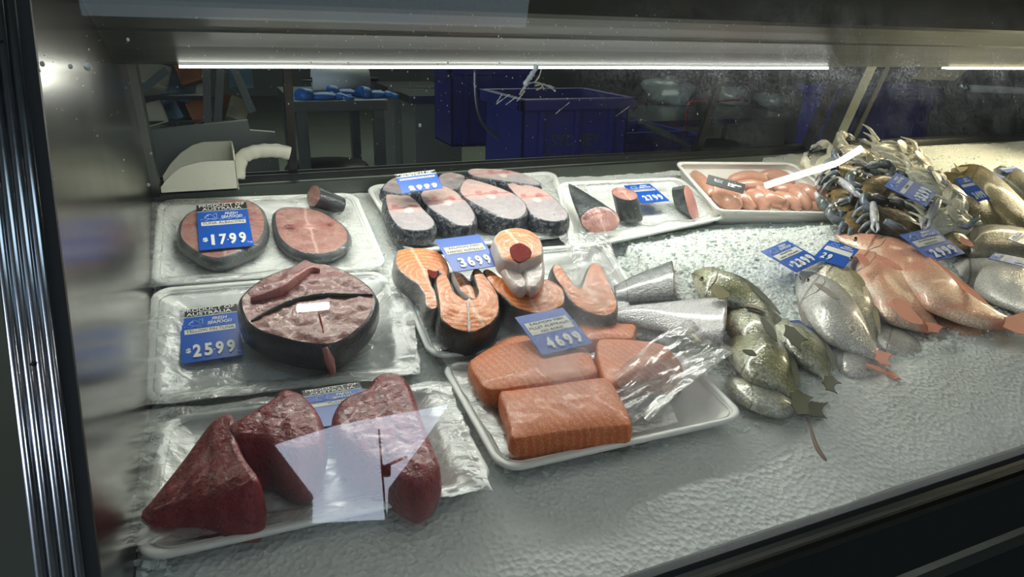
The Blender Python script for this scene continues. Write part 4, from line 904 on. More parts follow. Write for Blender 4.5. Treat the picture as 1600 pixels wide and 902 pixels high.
ss([(755, 424), (762, 420), (772, 425), (782, 433), (792, 438), (803, 446), (812, 452), (825, 449), (840, 446), (848, 437), (858, 437), (872, 444), (882, 455), (882, 474), (872, 482), (855, 488), (836, 490), (822, 487), (803, 480), (788, 466), (774, 454), (763, 440)], .036, -.0155,
   'middle orange salmon steak, wide and low under the standing one')
ss([(776, 385), (772, 373), (780, 362), (795, 357), (812, 356), (830, 361), (843, 372), (848, 386), (846, 398), (834, 404), (822, 408), (813, 413), (804, 410), (790, 406), (781, 398)], .072, .034,
   'round orange salmon steak on top with a dark red belly cavity', 'bellywhite', extra=both(patch([(797, 388), (810, 381), (824, 386), (831, 396), (824, 405), (814, 410), (804, 407), (798, 398)], .0742, 'darkred', 'belly_cavity')))
def flap(px, h, label):
    slab('belly_flap', px, h, h - .022, MT['bellywhite'], MT['bellywhite'], label=label, cat='salmon flap', group='pale belly flaps of the top salmon steak', rough=.001, rnd=.003, step=.005)
flap([(786, 405), (800, 411), (812, 424), (822, 438), (819, 449), (808, 448), (796, 434), (788, 420)], .058, 'left pale belly flap hanging from the top salmon steak')
flap([(812, 413), (828, 406), (846, 400), (849, 420), (845, 438), (836, 449), (826, 446), (820, 430)], .060, 'right pale belly flap hanging from the top salmon steak')
ss([(862, 420), (868, 412), (877, 416), (886, 428), (896, 442), (904, 449), (909, 446), (914, 430), (921, 414), (930, 410), (940, 416), (950, 434), (958, 452), (965, 471), (963, 486), (950, 494), (938, 494), (920, 489), (902, 480), (890, 468), (880, 452), (868, 436)], .034, -.0155,
   'rightmost orange salmon steak, blurred by fog on the glass')
price_card([(683, 375), (752, 366), (778, 416), (706, 426)], (.050, .050, .046, .046), 'SALMON FISH/FARMED AUSTRALIA', '3699', 'blue price card reading 36.99 lying on the salmon steaks', logo=False, dollar=False, strips=2, name_y=.17)
# paper clip strip ends of that card
w_ = [P(x, y, .052) for x, y in [(776, 380), (768, 383), (760, 392)]]
# ------------------------------------------------------------------ salmon fillets
MT['fillskin'] = MT['salskin']
def fl(px, h, hb, label, ex=Vector((1, .1, 0)), **k):
    def sk(root, M):
        w_ = [P(x, y, hb + .0035) for x, y in px]; L = loc2(w_, M); pl = inset([Vector((q.x, q.y)) for q in catmull(L, 4)], -.0015); z0 = 0.0; n_ = len(pl)
        # the skin lies under the flesh
        cc = [P(x, y, h) for x, y in px]; L2 = catmull(loc2(cc, M), 4); pl = inset([Vector((q.x, q.y)) for q in L2], -.0012)
        add('skin', [(q.x, q.y, z0) for q in pl] + [(q.x, q.y, .0045) for q in pl], [tuple(range(n_))[::-1], tuple(range(n_, 2 * n_))] + [(i, (i + 1) % n_, n_ + (i + 1) % n_, n_ + i) for i in range(n_)], MT['salskin'], root)
    slab('salmon_fillet', px, h, hb, MT['fillet'], MT['fillet'], flat=True, label=label, cat='salmon fillet', group='salmon fillets', rough=.0008, dome=.004, bulge=.002, step=.005, rnd=.0028, top='flesh', side='cut_side', ex=ex, extra=sk, n=3, **k)
fl([(733, 566), (744, 556), (764, 543), (790, 528), (820, 523), (850, 530), (880, 541), (914, 543), (926, 560), (933, 582), (905, 590), (860, 597), (815, 604), (772, 610), (754, 603), (742, 585)], .022, -.009, 'long orange salmon fillet under the 46.99 price card')
fl([(936, 530), (960, 529), (992, 531), (1033, 537), (1052, 552), (1067, 572), (1062, 586), (1030, 590), (995, 596), (965, 602), (945, 592), (937, 570), (932, 548)], .022, -.009, 'orange salmon fillet at the right, half under folded film')
fl([(781, 613), (800, 609), (855, 602), (905, 594), (948, 590), (960, 603), (970, 622), (982, 645), (985, 664), (960, 667), (900, 673), (850, 680), (803, 686), (796, 665), (789, 640)], .024, -.010, 'front orange salmon fillet with a squared near edge')
fl([(900, 508), (945, 506), (990, 506), (992, 519), (986, 529), (950, 529), (915, 530)], .018, -.006, 'thin pale orange strip of salmon at the back of the fillets')
price_card([(802, 498), (880, 480), (925, 538), (850, 554)], (.046, .046, .030, .030), 'SALMON FISH/FILLET AUSTRALIA/NO BONE', '4699', 'blue price card reading 46.99 lying on the salmon fillets', logo=False, dollar=False, strips=3, name_y=.10)
# folded clear film over the right of the fillet tray
film([(1075, 520), (1150, 556), (1010, 668), (948, 612)], lambda u, v: .02 + .014 * math.sin(math.pi * v) + .010 * math.sin(3.1 * u + 2), 'stiff folded sheet of clear film over the right end of the fillets', amp=.003, m='film2', sd=21, group='film over the salmon')
film([(1060, 560), (1145, 560), (985, 672), (800, 690)], lambda u, v: .012 + .008 * math.sin(math.pi * u), 'clear film edge crossing the front fillet to the tray corner', amp=.003, m='film', sd=24, group='film over the salmon')
film([(870, 385), (945, 380), (965, 440), (900, 440)], lambda u, v: .022 + .022 * math.sin(math.pi * u) * math.sin(math.pi * v), 'bunched clear film behind the right salmon steak', amp=.006, m='film2', sd=27, group='film over the salmon')

# ------------------------------------------------------------------ whole fish
def fishskin(name, back, flank, belly, sc=220, metal=.25, rough=.3, blot=None, line=True, bumpv=.5, streak=None):
    g = G(name); uv = g.N('ShaderNodeUVMap'); uv.uv_map = 'UVMap'; s_ = g.sep(uv.outputs[0]); v = g.coord(); n = g.noise(v, 28, 5, .6); metal *= .3
    t = g.math('ADD', s_[1], g.math('MULTIPLY_ADD', n, .10, -.05))
    col = g.ramp(t, [(.0, back), (.08, back), (.17, flank), (.32, flank), (.42, belly), (.58, belly), (1.0, flank)])
    vo = g.vor(g.coord('Object', (1, 1.25, 1)), sc); sh_ = g.ramp(vo, [(.0, 1.22), (.35, 1.02), (.65, .66)])
    mu = g.N('ShaderNodeMix'); mu.data_type = 'RGBA'; mu.blend_type = 'MULTIPLY'; mu.inputs[0].default_value = .9; g.L(col, mu.inputs[6]); g.L(sh_, mu.inputs[7]); col = mu.outputs[2]
    if blot: col = g.mix(g.ramp(g.noise(v, blot[1], 4, .6, .8), [(.50, 0), (.68, .85)]), col, blot[0])
    if streak: col = g.mix(g.ramp(g.wave(v, streak[1], 3, 3, 2, 'BANDS', 'Y'), [(.6, 0), (.95, .6)]), col, streak[0])
    # gill cover edge and head without scales
    head = g.ramp(s_[0], [(.19, 1), (.215, 0)]); gl = g.ramp(g.math('ABSOLUTE', g.math('ADD', s_[0], g.math('MULTIPLY_ADD', n, -.02, -.20))), [(0, .9), (.014, 0)])
    col = g.mix(gl, col, tuple(c * .3 for c in back))
    if line: ll = g.ramp(g.math('ABSOLUTE', g.math('ADD', s_[1], -.135)), [(0, .55), (.006, 0)]); col = g.mix(ll, col, tuple(c * .5 for c in back))
    g.bump(g.math('MULTIPLY', vo, -1), bumpv, .0016)
    return g.set(col=col, rough=rough, metal=metal, spec=.6, coat=.45)
def finmat(name, c1, c2):
    g = G(name); v = g.coord(); w_ = g.wave(v, 150, 2.5, 2, 2, 'BANDS', 'Y'); n = g.noise(v, 50, 4); g.bump(w_, .6, .001); return g.set(col=g.mix(g.math('MULTIPLY', w_, n), c1, c2), rough=.62, spec=.25)
MT['bream'] = fishskin('olive_bream_skin', (.085, .095, .035), (.33, .33, .17), (.55, .55, .42), 230, .3, .28, blot=((.05, .055, .03), 22))
MT['breamp'] = fishskin('pale_bream_skin', (.20, .21, .12), (.42, .43, .36), (.58, .58, .52), 230, .2, .3, blot=((.30, .29, .10), 18))
MT['snap'] = fishskin('silver_snapper_skin', (.34, .30, .20), (.55, .54, .50), (.66, .64, .60), 260, .25, .3)
MT['snapg'] = fishskin('golden_silver_skin', (.36, .32, .17), (.66, .60, .42), (.70, .66, .54), 240, .3, .28)
MT['redsn'] = fishskin('red_snapper_skin', (.74, .25, .13), (.82, .46, .30), (.84, .62, .46), 300, .15, .32, blot=((.74, .26, .18), 11))
MT['silver'] = fishskin('bright_silver_skin', (.62, .61, .52), (.88, .86, .78), (.88, .86, .80), 330, .35, .25, line=False)
MT['salmsil'] = fishskin('silver_salmon_tail_skin', (.38, .37, .38), (.60, .58, .59), (.72, .70, .69), 330, .3, .3, line=False)
MT['darksc'] = fishskin('dark_scaled_skin', (.05, .055, .06), (.16, .17, .17), (.30, .30, .29), 200, .25, .35, blot=((.25, .26, .25), 60), line=False)
MT['gold'] = fishskin('dusky_gold_skin', (.06, .05, .025), (.19, .145, .06), (.36, .29, .14), 260, .3, .3, blot=((.16, .13, .06), 12))
MT['greyf'] = fishskin('grey_brown_skin', (.09, .08, .05), (.19, .165, .11), (.27, .24, .18), 300, .15, .35, blot=((.16, .14, .09), 40))
MT['fin_o'] = finmat('olive_fin', (.05, .055, .025), (.13, .13, .07)); MT['fin_s'] = finmat('silver_fin', (.24, .2, .17), (.4, .36, .32)); MT['fin_r'] = finmat('red_fin', (.62, .22, .14), (.72, .36, .25)); MT['fin_g'] = finmat('gold_fin', (.20, .17, .08), (.36, .31, .16)); MT['fin_w'] = finmat('pale_fin', (.45, .45, .42), (.6, .6, .57))
g = G('fish_eye_dark'); MT['eye'] = g.set(col=(.01, .01, .01), rough=.08); g = G('fish_eye_ring'); MT['eyer'] = g.set(col=(.45, .38, .2), rough=.2, metal=.5)
def ragged(w_):
    out = []; n_ = len(w_)
    for i in range(n_):
        a_, b_ = w_[i], w_[(i + 1) % n_]; d_ = b_ - a_; k = max(3, int(d_.length / .003)); pr = d_.normalized().cross(NS)
        for j in range(k): t = j / k; out.append(a_ + d_ * t + pr * ((.0008 if j % 2 else -.0004) + .0015 * math.sin(math.pi * t)))
    return out
def fish(name, top, bot, thick, m, label, cat='fish', group=None, h=0.0, fins=(), eye=None, finm='fin_s', hh_tail=.25, nose=True, cutend=None, n_=26, dh=None):
    """top/bot: paired outline stations from head to tail (photo points), lying on its side on the bed"""
    St = len(top); w0 = [P(*a_, h) - P(*b_, h) for a_, b_ in zip(top, bot)]; wm = max(v.length for v in w0)
    hh = [max(.0035, thick / 2 * min(1, (v.length / wm)) ** .85) for v in w0]
    dz = dh or [0.0] * St
    T = [P(*a_, h + k + d_) for a_, k, d_ in zip(top, hh, dz)]; B = [P(*a_, h + k + d_) for a_, k, d_ in zip(bot, hh, dz)]
    ax = ((T[-1] + B[-1]) / 2 - (T[0] + B[0]) / 2).normalized(); M = frame((T[St // 2] + B[St // 2]) / 2, ax, NS); r = empty(name, M); tag(r, label, cat, group); Mi = M.inverted()
    T = catmull(T, 6, False); B = catmull(B, 6, False); H = catmull([Vector((k, 0, 0)) for k in hh], 6, False); K = len(T); vs = []; uvs = []; fs = []
    for i in range(K):
        c = (T[i] + B[i]) / 2; a_ = (T[i] - B[i]) / 2; k = max(.002, H[i].x)
        for j in range(n_):
            th = 2 * math.pi * j / n_; ca = math.cos(th); sa = math.sin(th); sq = abs(sa) ** .85 * (1 if sa > 0 else -1)
            f_ = 1 + .035 * noise.noise(Vector((i * .35, ca * 1.4, sa * 1.4 + thick * 900)))
            vs.append(Mi @ (c + (a_ * ca + NS * (k * sq)) * f_)); uvs.append((i / (K - 1), j / n_))
    for i in range(K - 1):
        for j in range(n_): fs.append((i * n_ + j, i * n_ + (j + 1) % n_, (i + 1) * n_ + (j + 1) % n_, (i + 1) * n_ + j))
    if nose:
        c = (T[0] + B[0]) / 2 - ax * (T[0] - B[0]).length * .22; vs.append(Mi @ c); uvs.append((0, .25)); k = len(vs) - 1
        fs += [(k, (j + 1) % n_, j) for j in range(n_)]
    else: fs.append(tuple(range(n_))[::-1])
    fs.append(tuple((K - 1) * n_ + j for j in range(n_)))
    add('body', vs, fs, MT[m], r, uvs=uvs)
    for nm, px, fh, fm in fins:
        w_ = [P(x, y, h + fh) for x, y in px]; cw = ragged(w_) if nm == 'tail_fin' else catmull(w_, 3); under(r, MB().prism(cw, NS * .0014), nm, MT[fm or finm])
    if eye:
        (x, y), er, eh = eye; c = P(x, y, h + eh); e_ = under(r, MB().ball(c, er, 14, 9), 'eye', MT['eyer'], True); under(r, MB().ball(c + NS * er * .45 - ray(x, y).normalized() * er * .2, er * .68, 12, 8), 'pupil', MT['eye'], True)
    if eye:
        m0 = (T[0] + B[0]) / 2 - ax * (T[0] - B[0]).length * .2; k3 = max(1, K // 12)
        mo = [m0 + NS * hh[0] * .2, (T[k3 // 2] * .35 + B[k3 // 2] * .65) + NS * H[k3 // 2].x * .92, (T[k3] * .3 + B[k3] * .7) + NS * H[k3].x * .9]
        under(r, MB().tube([q - NS * .0006 for q in catmull(mo, 4, False)], .0009, 6), 'mouth', MT['fin_o' if m == 'bream' else 'darkred'], True)
        kg = int(K * .23); g0 = []
        for a_ in (.85, .6, .3, 0, -.3, -.6, -.85):
            kk = max(0, min(K - 1, kg + int((1 - a_ * a_) * 2.4))); c_ = (T[kk] + B[kk]) / 2; d_ = (T[kk] - B[kk]) / 2; g0.append(c_ + d_ * a_ + NS * (H[kk].x * math.sqrt(1 - a_ * a_) ** .85 + .0004))
        under(r, MB().tube([q - NS * .0007 for q in catmull(g0, 4, False)], .0011, 6, sx=1.3), 'gill_cover_edge', MT[finm], True)
    if cutend:
        q = [v for v in vs[(K - 1) * n_:K * n_]]; nrm = Mi.to_3x3() @ ax; q2 = [v + nrm * .0006 for v in q]; add('cut_face', q + q2, [tuple(n_ + j for j in range(n_))] + [(j, (j + 1) % n_, n_ + (j + 1) % n_, n_ + j) for j in range(n_)], MT[cutend], r)
    return r
GB_ = 'olive bream on the ice'
fish('bream', [(1138, 592), (1170, 596), (1200, 608), (1225, 622), (1246, 633)], [(1150, 622), (1178, 638), (1205, 648), (1228, 651), (1243, 644)], .030, 'breamp', 'pale bream lowest in the pile, half sunk in the ice', 'fish', GB_, -.022,
     [('tail_fin', [(1240, 632), (1268, 628), (1294, 630), (1284, 642), (1292, 655), (1268, 652), (1244, 646)], .012, 'fin_o')], finm='fin_o')
fish('bream', [(1137, 482), (1168, 480), (1194, 492), (1213, 513), (1224, 530), (1234, 545)], [(1139, 520), (1162, 533), (1188, 540), (1206, 545), (1220, 548), (1230, 553)], .034, 'bream', 'bream in the middle of the pile with a yellow gill mark', 'fish', GB_, -.004,
     [('pectoral_fin', [(1165, 482), (1180, 478), (1196, 485), (1188, 490)], .036, 'fin_o'), ('gill_mark', [(1163, 478), (1176, 477), (1190, 483), (1196, 489), (1184, 484), (1172, 481)], .039, 'fin_g')])
fish('bream', [(1196, 498), (1225, 503), (1260, 517), (1286, 540), (1297, 566), (1297, 588)], [(1204, 528), (1222, 546), (1245, 562), (1262, 574), (1277, 584), (1286, 593)], .036, 'bream', 'right bream of the pile, its scales catching the light', 'fish', GB_, -.006,
     [('tail_fin', [(1288, 588), (1300, 588), (1314, 600), (1303, 604), (1308, 616), (1290, 610), (1284, 598)], .014, 'fin_o'), ('dorsal_fin', [(1262, 516), (1288, 533), (1304, 560), (1302, 582), (1296, 562), (1284, 540)], .022, 'fin_o'), ('belly_fin', [(1228, 548), (1248, 562), (1238, 574), (1226, 560)], .012, 'fin_o')], finm='fin_o')
fish('bream', [(1152, 526), (1188, 522), (1216, 538), (1234, 566), (1240, 594), (1246, 612)], [(1138, 558), (1158, 580), (1180, 598), (1204, 609), (1222, 615), (1233, 620)], .040, 'bream', 'front bream of the pile with its tail on the ice', 'fish', GB_, -.008,
     [('tail_fin', [(1234, 614), (1247, 610), (1270, 622), (1262, 634), (1268, 650), (1244, 650), (1236, 634)], .016, 'fin_o'), ('dorsal_fin', [(1216, 534), (1240, 560), (1250, 596), (1246, 606), (1240, 590), (1230, 560)], .024, 'fin_o'), ('pectoral_fin', [(1160, 548), (1174, 548), (1182, 556), (1170, 556)], .044, 'fin_o'), ('belly_fin', [(1180, 597), (1200, 607), (1196, 618), (1184, 608)], .010, 'fin_g')])
fish('bream', [(1085, 424), (1102, 422), (1124, 426), (1152, 438), (1180, 456), (1202, 480), (1222, 502), (1240, 517)], [(1084, 438), (1096, 458), (1112, 470), (1136, 478), (1162, 486), (1186, 499), (1208, 513), (1228, 524)], .040, 'bream', 'topmost bream, pale head pointing back to the salmon', 'fish', GB_, .008,
     [('tail_fin', [(1226, 508), (1240, 512), (1262, 532), (1252, 536), (1252, 550), (1236, 538), (1224, 524)], .030, 'fin_o'), ('dorsal_fin', [(1130, 424), (1165, 437), (1196, 462), (1220, 492), (1200, 476), (1166, 447)], .030, 'fin_o'), ('pectoral_fin', [(1110, 452), (1120, 446), (1140, 462), (1124, 468)], .044, 'fin_g'), ('belly_fin', [(1188, 497), (1206, 510), (1214, 534), (1198, 520)], .030, 'fin_o')], eye=((1096, 436), .0042, .034))
fish('salmon_tail_piece', [(944, 490), (960, 485), (985, 479), (1030, 475), (1080, 471), (1130, 465)], [(946, 500), (962, 502), (990, 508), (1030, 516), (1080, 526), (1128, 535)], .042, 'salmsil', 'silver skinned salmon tail piece lying left of the bream', 'fish piece', 'salmon tail pieces', -.002,
     [('tail_fin', [(950, 486), (935, 478), (926, 470), (940, 498), (934, 512), (950, 503)], .014, 'fin_w')], cutend='pinkraw', nose=False)
fish('salmon_tail_piece', [(958, 448), (980, 437), (1002, 427), (1025, 418), (1048, 409)], [(962, 470), (984, 471), (1006, 470), (1030, 469), (1052, 468)], .026, 'darksc', 'dark scaly piece of salmon skin side behind the silver one', 'fish piece', 'salmon tail pieces', -.004, nose=False, cutend='pinkraw')
fish('salmon_tail_piece', [(990, 512), (1020, 514), (1050, 520), (1070, 528)], [(995, 530), (1020, 534), (1048, 540), (1068, 544)], .016, 'darksc', 'grey scaly strip showing under the silver salmon tail', 'fish piece', 'salmon tail pieces', -.012, nose=False)
GS = 'silver snappers on the ice'
fish('snapper', [(1296, 543), (1316, 540), (1345, 549), (1372, 564), (1390, 578)], [(1298, 564), (1314, 584), (1338, 592), (1362, 590), (1386, 586)], .028, 'snap', 'small silver snapper with a reddish tail, nearest the glass', 'fish', GS, -.018,
     [('tail_fin', [(1384, 576), (1396, 582), (1408, 594), (1396, 594), (1384, 588)], .012, 'fin_r'), ('anal_fin', [(1352, 570), (1372, 574), (1398, 590), (1370, 580)], .028, 'fin_r')])
fish('snapper', [(1370, 506), (1396, 511), (1422, 525), (1440, 540), (1452, 550)], [(1368, 540), (1386, 552), (1410, 560), (1432, 562), (1448, 560)], .024, 'snap', 'small silver snapper half under the ice behind the big one', 'fish', GS, -.020, [('tail_fin', [(1446, 548), (1464, 546), (1460, 556), (1466, 566), (1446, 560)], .008, 'fin_s')])
fish('snapper', [(1262, 413), (1298, 411), (1332, 430), (1359, 464), (1369, 500), (1368, 528), (1372, 548)], [(1254, 430), (1268, 450), (1292, 472), (1320, 494), (1342, 514), (1354, 530), (1364, 552)], .042, 'snapg', 'golden backed snapper behind the big grey one', 'fish', GS, -.004, [('dorsal_fin', [(1335, 432), (1362, 460), (1374, 498), (1374, 524), (1366, 500), (1356, 466)], .026, 'fin_g')], finm='fin_g')
fish('snapper', [(1250, 424), (1274, 430), (1304, 446), (1334, 478), (1354, 512), (1366, 538), (1380, 556)], [(1243, 442), (1247, 468), (1262, 500), (1290, 527), (1322, 545), (1352, 557), (1374, 564)], .046, 'snap', 'big grey silver snapper with a pink tail under the 23.99 card', 'fish', GS, .002,
     [('tail_fin', [(1366, 546), (1380, 550), (1398, 554), (1388, 561), (1393, 574), (1376, 570), (1366, 562)], .022, 'fin_r'), ('pectoral_fin', [(1272, 444), (1286, 447), (1312, 468), (1298, 464)], .062, 'fin_s'), ('belly_fin', [(1246, 462), (1250, 478), (1262, 506), (1258, 508), (1248, 488)], .026, 'fin_s')], eye=((1262, 438), .0035, .044))
GR = 'red snappers on the ice'
fish('red_snapper', [(1455, 480), (1480, 488), (1520, 505), (1550, 520)], [(1440, 500), (1466, 512), (1500, 525), (1540, 532)], .022, 'redsn', 'red fish mostly buried in ice, only its back showing', 'fish', GR, -.018, finm='fin_r')
fish('red_snapper', [(1322, 396), (1350, 392), (1385, 404), (1418, 438), (1442, 470), (1455, 494), (1466, 510)], [(1312, 412), (1324, 428), (1342, 456), (1365, 482), (1392, 502), (1422, 513), (1452, 520)], .045, 'redsn', 'shorter pink red snapper with a red belly, in front', 'fish', GR, -.004,
     [('tail_fin', [(1446, 504), (1462, 506), (1474, 512), (1466, 522), (1450, 520)], .02, 'fin_r'), ('anal_fin', [(1392, 472), (1408, 468), (1428, 488), (1442, 508), (1412, 500)], .052, 'fin_r'), ('pectoral_fin', [(1326, 424), (1338, 426), (1352, 444), (1344, 446)], .056, 'fin_g'), ('gill_flap', [(1338, 400), (1346, 398), (1358, 410), (1350, 416)], .06, 'fin_r')], eye=((1330, 404), .004, .05))
fish('red_snapper', [(1306, 367), (1345, 367), (1395, 375), (1442, 399), (1488, 434), (1528, 468), (1562, 492), (1590, 503)], [(1312, 376), (1340, 390), (1366, 410), (1400, 440), (1440, 474), (1480, 494), (1520, 508), (1570, 514)], .048, 'redsn', 'long coral red snapper reaching to the right frame edge', 'fish', GR, .006,
     [('tail_fin', [(1570, 496), (1598, 488), (1622, 486), (1604, 506), (1618, 528), (1590, 522), (1566, 512)], .02, 'fin_r'), ('pectoral_fin', [(1368, 400), (1390, 406), (1410, 422), (1392, 418)], .066, 'fin_r'), ('dorsal_fin', [(1440, 394), (1486, 426), (1530, 462), (1540, 476), (1488, 440)], .04, 'fin_r')], eye=((1336, 374), .0045, .046))
fish('salmon', [(1474, 418), (1500, 404), (1540, 404), (1580, 414), (1630, 432), (1690, 458), (1740, 486)], [(1478, 424), (1504, 440), (1540, 464), (1585, 482), (1640, 502), (1690, 512), (1740, 520)], .052, 'silver', 'bright silver fish with fine scales at the right frame edge', 'fish', None, -.012, [('tail_fin', [(1735, 486), (1790, 480), (1770, 505), (1790, 540), (1735, 520)], .02, 'fin_w')])
price_card([(1183, 395), (1224, 379), (1290, 404), (1250, 424)], (.040,) * 4, 'SNAPPER/NEW ZEALAND', '2399', 'blue price card reading 23.99 behind the big grey snapper', strips=2)
price_card([(1305, 380), (1358, 393), (1302, 415), (1262, 398)], (.034, .04, .04, .034), ' / ', '29', 'blue price card with two white strips touching the red snappers', dollar=False, strips=2, prx=-.22, digw=.36)
price_card([(1231, 501), (1240, 502), (1318, 543), (1304, 546)], (.034, .020, .008, .002), '', '', 'blue price card seen nearly edge on beside the right bream', blank=True)
price_card([(1405, 368), (1459, 355), (1506, 397), (1458, 409)], (.062, .062, .050, .050), 'AUSTRALIA/SALMON', '2999', 'blue price card reading 29.99 lying between crabs and silver fish', dollar=False, strips=2)
# dark golden and grey fish at the right back
GK = 'dusky fish at the back right'
fish('dusky_fish', [(1560, 262), (1590, 272), (1630, 300), (1680, 340)], [(1555, 275), (1585, 300), (1625, 335), (1670, 372)], .05, 'greyf', 'grey brown fish farthest back at the right frame edge', 'fish', GK, .012)
fish('dusky_fish', [(1500, 262), (1530, 266), (1570, 295), (1610, 335), (1650, 380)], [(1488, 280), (1515, 300), (1550, 330), (1590, 362), (1632, 395)], .056, 'gold', 'dusky gold fish behind, its back under the far price cards', 'fish', GK, .016, [('dorsal_fin', [(1490, 255), (1498, 262), (1512, 262), (1500, 270)], .05, 'fin_g')])
fish('dusky_fish', [(1476, 272), (1500, 280), (1535, 305), (1562, 335), (1585, 362)], [(1465, 290), (1480, 315), (1505, 338), (1535, 356), (1568, 372)], .054, 'gold', 'dusky gold fish with a pale belly right of the crabs', 'fish', GK, .010)
fish('dusky_fish', [(1496, 366), (1530, 356), (1575, 358), (1640, 372), (1700, 395)], [(1492, 382), (1520, 398), (1565, 406), (1620, 415), (1690, 425)], .050, 'greyf', 'grey brown speckled fish between the silver fish and gold ones', 'fish', GK, .004)
fish('dusky_fish', [(1462, 360), (1480, 358), (1500, 366), (1518, 380)], [(1465, 372), (1480, 380), (1498, 388), (1516, 390)], .024, 'gold', 'small yellowish fish head poking out right of the 29.99 card', 'fish', GK, .02, [('jaw', [(1500, 370), (1516, 378), (1520, 386), (1504, 382)], .044, 'fin_r')])
for px, hs, lab in [([(1481, 282), (1500, 278), (1560, 308), (1534, 314)], (.07, .078, .074, .062), 'blue price card leaning between crabs and gold fish'), ([(1515, 270), (1534, 263), (1572, 276), (1552, 284)], (.06,) * 4, 'blue price card with a white strip on the farthest fish'), ([(1556, 263), (1580, 260), (1600, 266), (1574, 270)], (.05,) * 4, 'narrow blue price card at the very back right'),
    ([(1572, 374), (1590, 362), (1630, 372), (1612, 386)], (.064,) * 4, 'blue price card on the grey fish at the right frame edge'), ([(1544, 402), (1556, 396), (1612, 406), (1604, 420)], (.062,) * 4, 'blue price card above the bright silver fish, right edge')]:
    price_card(px, hs, ' ', '2499' if 'crabs' in lab or 'silver' in lab else '', lab, logo=True, dollar=False)
# ------------------------------------------------------------------ crabs
g = G('brown_crab_shell'); v = g.coord(); n = g.noise(v, 45, 5, .65); g.bump(g.math('ADD', g.vor(v, 260), n), .5, .0015); MT['crabb'] = g.set(col=g.ramp(n, [(.3, (.03, .03, .02)), (.48, (.10, .08, .04)), (.60, (.22, .14, .04)), (.72, (.16, .17, .15))]), rough=.3, coat=.4)
g = G('blue_brown_crab_leg'); v = g.coord(); n = g.noise(v, 30, 4, .6); g.bump(n, .4, .001); MT['crabl'] = g.set(col=g.ramp(n, [(.3, (.035, .045, .05)), (.5, (.09, .10, .09)), (.66, (.20, .25, .32)), (.8, (.3, .3, .25))]), rough=.3, coat=.4)
g = G('cream_crab_underside'); v = g.coord(); n = g.noise(v, 40, 5, .6); vv = g.ramp(g.noise(v, 38, 4, .7, 2), [(.47, 0), (.5, .6), (.53, 0)]); g.bump(n, .5, .0015); MT['crabc'] = g.set(col=g.mix(vv, g.mix(n, (.66, .62, .45), (.84, .80, .64)), (.22, .15, .06)), rough=.35, coat=.3)
g = G('pale_blue_claw'); v = g.coord(); n = g.noise(v, 22, 4, .6); g.bump(n, .3, .001); MT['claw'] = g.set(col=g.ramp(n, [(.35, (.42, .45, .50)), (.5, (.50, .48, .46)), (.62, (.18, .2, .26)), (.72, (.35, .25, .2))]), rough=.25, coat=.4)
